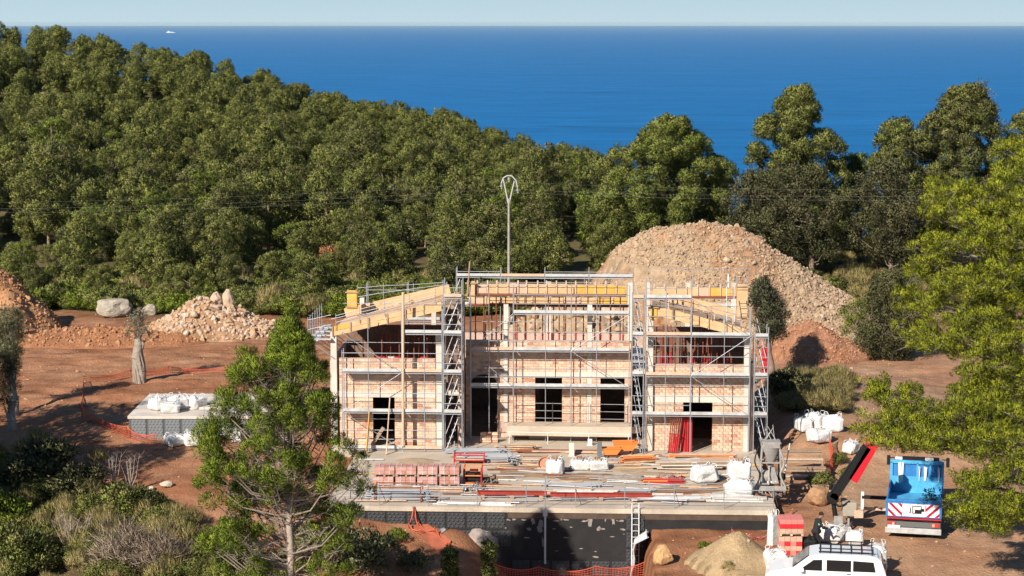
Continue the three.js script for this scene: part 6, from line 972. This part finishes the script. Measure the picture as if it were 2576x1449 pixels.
function makeCar(label, pos, turn, paint, sc, rack) {
  const t = thing('estate_car', label, 'car', pos, turn), glass = M([0.012, 0.014, 0.016], 0.06, { specularIntensity: 0.8 }), trim = M([0.03, 0.03, 0.03], 0.6); t.scale.setScalar(sc);
  const side = [[-2.3, 0.32], [2.25, 0.32], [2.33, 0.75], [2.3, 1.05], [2.12, 1.55], [1.98, 1.66], [1.6, 1.72], [-0.2, 1.72], [-0.62, 1.64], [-1.25, 1.14], [-1.7, 1.05], [-2.2, 0.92], [-2.34, 0.7]];
  obj('body', prism(side, 1.6, 0.07).translate(0, 0, -0.8), paint, t);
  const win = (name, pts) => { for (const s of [-1, 1]) obj(name, prism(pts, 0.02, 0).translate(0, 0, s > 0 ? 0.868 : -0.888), glass, t); };
  win('front_side_window', [[-0.98, 1.13], [-0.16, 1.13], [-0.16, 1.58], [-0.5, 1.56], [-0.98, 1.19]]); win('rear_side_window', [[0.02, 1.13], [0.98, 1.13], [0.98, 1.58], [0.02, 1.58]]); win('quarter_window', [[1.06, 1.15], [1.95, 1.15], [1.86, 1.55], [1.06, 1.58]]);
  const ws = plank([-1.28, 1.17, 0], [-0.66, 1.66, 0], 1.5, 0.02, V(0, 1, 0)); obj('windscreen', ws.translate(-0.045, 0.05, 0), glass, t); obj('rear_window', plank([2.31, 1.12, 0], [2.16, 1.52, 0], 1.35, 0.02, V(1, 0, 0)).translate(0.05, 0, 0), glass, t);
  for (const [x, s] of [[-1.45, 1], [1.45, 1], [-1.45, -1], [1.45, -1]]) { const w = obj('wheel', [new THREE.CylinderGeometry(0.34, 0.34, 0.24, 20).rotateX(Math.PI / 2).translate(x, 0.34, s * 0.78)], trim, t); obj('rim', [new THREE.CylinderGeometry(0.21, 0.21, 0.25, 12).rotateX(Math.PI / 2).translate(x, 0.34, s * 0.785)], K.galv, w); }
  for (const s of [-1, 1]) { obj('headlight', [rbox(0.12, 0.14, 0.34, 0.03, -2.33, 0.82, s * 0.62)], M([0.7, 0.7, 0.7], 0.1), t); obj('tail_light', [rbox(0.06, 0.5, 0.16, 0.02, 2.33, 1.0, s * 0.76)], K.red, t); obj('mirror', [rbox(0.16, 0.14, 0.2, 0.03, -0.95, 1.16, s * 0.98)], paint, t); obj('door_handle', [rbox(0.16, 0.03, 0.03, 0.01, 0.9, 1.03, s * 0.885)], trim, t); } obj('bumper', [rbox(0.14, 0.28, 1.6, 0.05, -2.34, 0.48, 0)], trim, t); obj('bumper', [rbox(0.14, 0.28, 1.6, 0.05, 2.33, 0.5, 0)], trim, t);
  if (rack) { const r = obj('roof_rack', [0.6, -0.6].map(z => bar([-0.3, 1.98, z], [1.85, 1.98, z], 0.025, 6)).concat([0.62, -0.62].map(z => bar([-0.3, 1.84, z], [1.85, 1.84, z], 0.022, 6))), K.black, t); for (let i = 0; i < 6; i++) obj('cross_bar', [bar([-0.25 + i * 0.41, 1.84, -0.62], [-0.25 + i * 0.41, 1.84, 0.62], 0.02, 5), bar([-0.25 + i * 0.41, 1.76, 0.62], [-0.25 + i * 0.41, 1.98, 0.6], 0.02, 5), bar([-0.25 + i * 0.41, 1.76, -0.62], [-0.25 + i * 0.41, 1.98, -0.6], 0.02, 5)], K.black, r); }
  return t;
}
{ const p = at(2077, 1440, 22.3); makeCar('white estate car with black roof rack at the bottom edge', onGround(p.x, 22.3), -rad(9), M([0.78, 0.78, 0.78], 0.3, { clearcoat: 0.6 }), 1.02, true); }
{ // brick pack with red film behind the car
  const g0 = groundPoint(1985, 1398), cols = [M([0.62, 0.2, 0.17], 0.5), M([0.55, 0.03, 0.04], 0.4), M([0.66, 0.42, 0.3], 0.8, { map: T.mottle })];
  const t = thing('brick_pallet', 'tall pallet of bricks in red and white film left behind the white car', 'brick pallet', g0, -0.06); palletOf(t, 1.05, 1.0); for (let j = 0; j < 4; j++) for (let i = 0; i < 4; i++) for (let k = 0; k < 3; k++) obj('brick_bundle', [rbox(0.25, 0.2, 0.32, 0.01, -0.38 + i * 0.255, 0.22 + j * 0.205, -0.32 + k * 0.325, 1)], j % 2 ? cols[2] : cols[i % 2 ? 1 : 0], t);
  const t2 = thing('brick_pallet', 'upper brick pallet in red film on top of the tall pallet', 'brick pallet', g0.clone().add(V(0.03, 0.97, -0.03)), -0.02); palletOf(t2, 1.03, 1.0, K.timberPink); for (let j = 0; j < 3; j++) for (let i = 0; i < 4; i++) for (let k = 0; k < 3; k++) obj('brick_bundle', [rbox(0.25, 0.2, 0.32, 0.01, -0.38 + i * 0.255, 0.22 + j * 0.205, -0.32 + k * 0.325, 1)], j === 1 ? cols[1] : j ? cols[0] : cols[2], t2);
  const bin = groundPoint(2035, 1396), bt = thing('black_sack', 'black refuse sack beside the brick pallet', 'sack', bin); obj('sack', sackGeo(3.3, 0.6, 0.8, 0.6), K.black, bt); obj('knot', [rock(0.1, 4, 1.4).translate(0, 0.82, 0)], K.black, bt);
}
{ // the worker: joints with radii, joined by a smooth minimum and meshed
  const g0 = groundPoint(2052, 1388), J = { pelvis: V(0, .93, 0), chest: V(.1, 1.32, .02), neck: V(.15, 1.48, .03), head: V(.21, 1.62, .04) };
  const bones = [[V(-.02, .92, 0), V(.08, 1.3, 0), .155, .165], [V(-.1, .9, 0), V(.1, .9, 0), .13, .13], [V(.08, 1.36, -.17), V(.08, 1.36, .17), .08, .08], [V(.1, 1.4, .02), V(.16, 1.5, .03), .06, .055], [V(.2, 1.6, .035), V(.21, 1.67, .03), .1, .095], [V(-.02, .88, .1), V(.06, .48, .14), .095, .07], [V(.06, .48, .14), V(0, .1, .15), .065, .045], [V(-.02, .88, -.1), V(-.04, .48, -.14), .095, .07], [V(-.04, .48, -.14), V(-.12, .1, -.15), .065, .045], [V(0, .06, .15), V(.17, .04, .16), .05, .04], [V(-.12, .06, -.15), V(.05, .04, -.15), .05, .04], [V(.08, 1.36, .19), V(.22, 1.08, .24), .06, .05], [V(.22, 1.08, .24), V(.46, 1.05, .16), .045, .034], [V(.08, 1.36, -.19), V(.2, 1.08, -.22), .06, .05], [V(.2, 1.08, -.22), V(.44, 1.02, -.12), .045, .034]];
  for (const s of [1, -1]) { const w = s > 0 ? V(.46, 1.05, .16) : V(.44, 1.02, -.12); bones.push([w, w.clone().add(V(.07, -.01, 0)), .035, .034]); for (let f = 0; f < 4; f++) { const r = w.clone().add(V(.09, -.005, (f - 1.5) * .021)), l = [.05, .058, .054, .044][f]; bones.push([r, r.clone().add(V(l, -.02, 0)), .0095, .009], [r.clone().add(V(l, -.02, 0)), r.clone().add(V(l + .015, -.05, 0)), .009, .008]); } const th = w.clone().add(V(.03, .01, -s * .035)); bones.push([th, th.clone().add(V(.045, 0, -s * .025)), .011, .009]); }
  const sdf = (p, sel) => { let m = 1e9; for (const [a, b, ra, rb] of sel) { const ab = b.clone().sub(a), k = clamp(p.clone().sub(a).dot(ab) / ab.lengthSq()), dd = p.distanceTo(a.clone().addScaledVector(ab, k)) - lerp(ra, rb, k); const h = clamp(0.5 + 0.5 * (m - dd) / 0.03); m = m > 1e8 ? dd : lerp(m, dd, h) - 0.03 * h * (1 - h); } return m; };
  const meshField = (sel, c, half, res) => { const mc = new MarchingCubes(res, barkM, false, false, 160000); mc.isolation = 0; for (let k = 0; k < res; k++) for (let j = 0; j < res; j++) for (let i = 0; i < res; i++) mc.field[i + j * res + k * res * res] = -sdf(V((i - res / 2) / (res / 2) * half + c.x, (j - res / 2) / (res / 2) * half + c.y, (k - res / 2) / (res / 2) * half + c.z), sel); mc.update(); const n = mc.count, P = new Float32Array(n * 3), N = new Float32Array(n * 3); for (let i = 0; i < n; i++) { for (let a = 0; a < 3; a++) { P[i * 3 + a] = mc.positionArray[i * 3 + a] * half + c.getComponent(a); N[i * 3 + a] = mc.normalArray[i * 3 + a]; } } const g = new THREE.BufferGeometry(); g.setAttribute('position', new THREE.BufferAttribute(P, 3)); g.setAttribute('normal', new THREE.BufferAttribute(N, 3)); g.computeVertexNormals(); return g; };
  const body = meshField(bones, V(.1, .88, 0), .95, 84), p = body.attributes.position, C = new Float32Array(p.count * 3);
  for (let i = 0; i < p.count; i++) { const y = p.getY(i), x = p.getX(i); const skin = y > 1.5 || (x > .47 && y > .9 && y < 1.15); C.set(y < 0.1 ? [0.05, 0.04, 0.035] : skin ? [0.36, 0.2, 0.14] : y < 0.93 ? [0.018, 0.018, 0.02] : [0.022, 0.022, 0.025], i * 3); }
  body.setAttribute('color', new THREE.BufferAttribute(C, 3));
  const t = thing('person', 'person in black jacket and trousers leaning forward between brick pallet and white packs', 'person', g0, 0.25); obj('body', body, M([1, 1, 1], 0.85, { vertexColors: true }), t);
  obj('hair', [new THREE.SphereGeometry(0.112, 14, 10, 0, 6.3, 0, 1.75).rotateZ(0.45).translate(.2, 1.66, .035)], M([0.03, 0.015, 0.01], 0.8), t); obj('nose', [rbox(.03, .035, .025, .008, .31, 1.635, .035)], M([0.36, 0.2, 0.14], 0.8), t); for (const s of [-1, 1]) { obj('ear', [rbox(.035, .055, .018, .006, .2, 1.63, .035 + s * .1)], M([0.36, 0.2, 0.14], 0.8), t); obj('eye', [new THREE.SphereGeometry(.012, 6, 5).translate(.3, 1.655, .035 + s * .035)], K.black, t); } obj('mouth', [box(.01, .012, .045, .297, 1.59, .035)], M([0.25, 0.08, 0.07], 0.7), t); obj('jacket_logo', [box(.12, .09, .01, .07, 1.26, .185)], M([0.2, 0.6, 0.45], 0.7), t);
}
// ---------- power pole and wires, ship ----------
{
  const zp = -33, b = at(1280, 700, zp), g0 = onGround(b.x, zp), t = thing('power_pole', 'tall pale concrete power pole behind the house with forked metal top', 'power pole', g0), P = (u, v) => at(u, v, zp).sub(g0), steel = M([0.42, 0.41, 0.4], 0.6);
  obj('shaft', [bar(V(0, -0.5, 0), P(1280, 500), 0.13, 8, 0.075)], M([0.38, 0.36, 0.33], 0.9, { map: T.mottle }), t);
  for (const [a, c] of [[[1279, 512], [1266, 450]], [[1281, 512], [1294, 455]]]) obj('fork', bar(P(...a), P(...c), 0.06, 6, 0.045), steel, t);
  const arm = [[1261, 462], [1266, 448], [1276, 442], [1288, 443], [1298, 454], [1302, 472]]; for (let i = 0; i < arm.length - 1; i++) obj('cross_arm', bar(P(...arm[i]), P(...arm[i + 1]), 0.05, 6), steel, t);
  for (const [u, v] of [[1261, 464], [1280, 446], [1302, 474]]) obj('insulator', [bar(P(u, v), P(u + 1, v + 12), 0.07, 8, 0.05), bar(P(u, v + 4), P(u, v + 6), 0.11, 8)], M([0.3, 0.32, 0.28], 0.3), t);
  [[1261, 476, 'left'], [1281, 459, 'middle'], [1302, 486, 'right']].forEach(([u, v, n]) => { const a = P(u, v).add(g0), pts = []; for (let i = -20; i <= 20; i++) { const k = i / 20; pts.push(V(a.x + k * 75, a.y - 1.1 * (1 - (2 * Math.abs(k) - 1) ** 2) + 1.0 * k, zp - Math.abs(k) * 5)); } tag(obj('power_line', new THREE.TubeGeometry(new THREE.CatmullRomCurve3(pts), 80, 0.002, 4), M([0.4, 0.4, 0.4], 0.6)), `thin power line from the ${n} insulator of the pole`, 'power line'); });
}
{
  const d = ray(430, 83), s = (-130 - EYE.y) / d.y, p = EYE.clone().addScaledVector(d, s), L = 24 / FOC * s, t = thing('ship', 'tiny white ship far out on the sea near the horizon', 'ship', [p.x, -130, p.z]);
  obj('hull', prism([[-L / 2, 0], [L * 0.46, 0], [L / 2, L * 0.06], [-L / 2, L * 0.06]], L * 0.14, 0).translate(0, 0, -L * 0.07), K.white, t); obj('superstructure', [box(L * 0.3, L * 0.1, L * 0.12, -L * 0.2, L * 0.11, 0), box(L * 0.18, L * 0.05, L * 0.12, L * 0.1, L * 0.085, 0)], K.white, t); obj('funnel', [box(L * 0.06, L * 0.08, L * 0.06, -L * 0.26, L * 0.19, 0)], K.white, t);
}
// tufts on the sand pile and the bank
bush('straw', 1795, 1420, 0.4, 'small grass tuft at the left foot of the sand pile'); bush('green', 1775, 1385, 0.35, 'small green weed on the bank left of the sand pile'); bush('straw', 1830, 1446, 0.4, 'grass tuft in front of the sand pile'); bush('green', 2130, 1205, 0.5, 'green weeds beside the red boom of the crane'); bush('hill', 2110, 1170, 0.5, 'low weeds right of the wooden steps');
renderer.render(scene, camera);
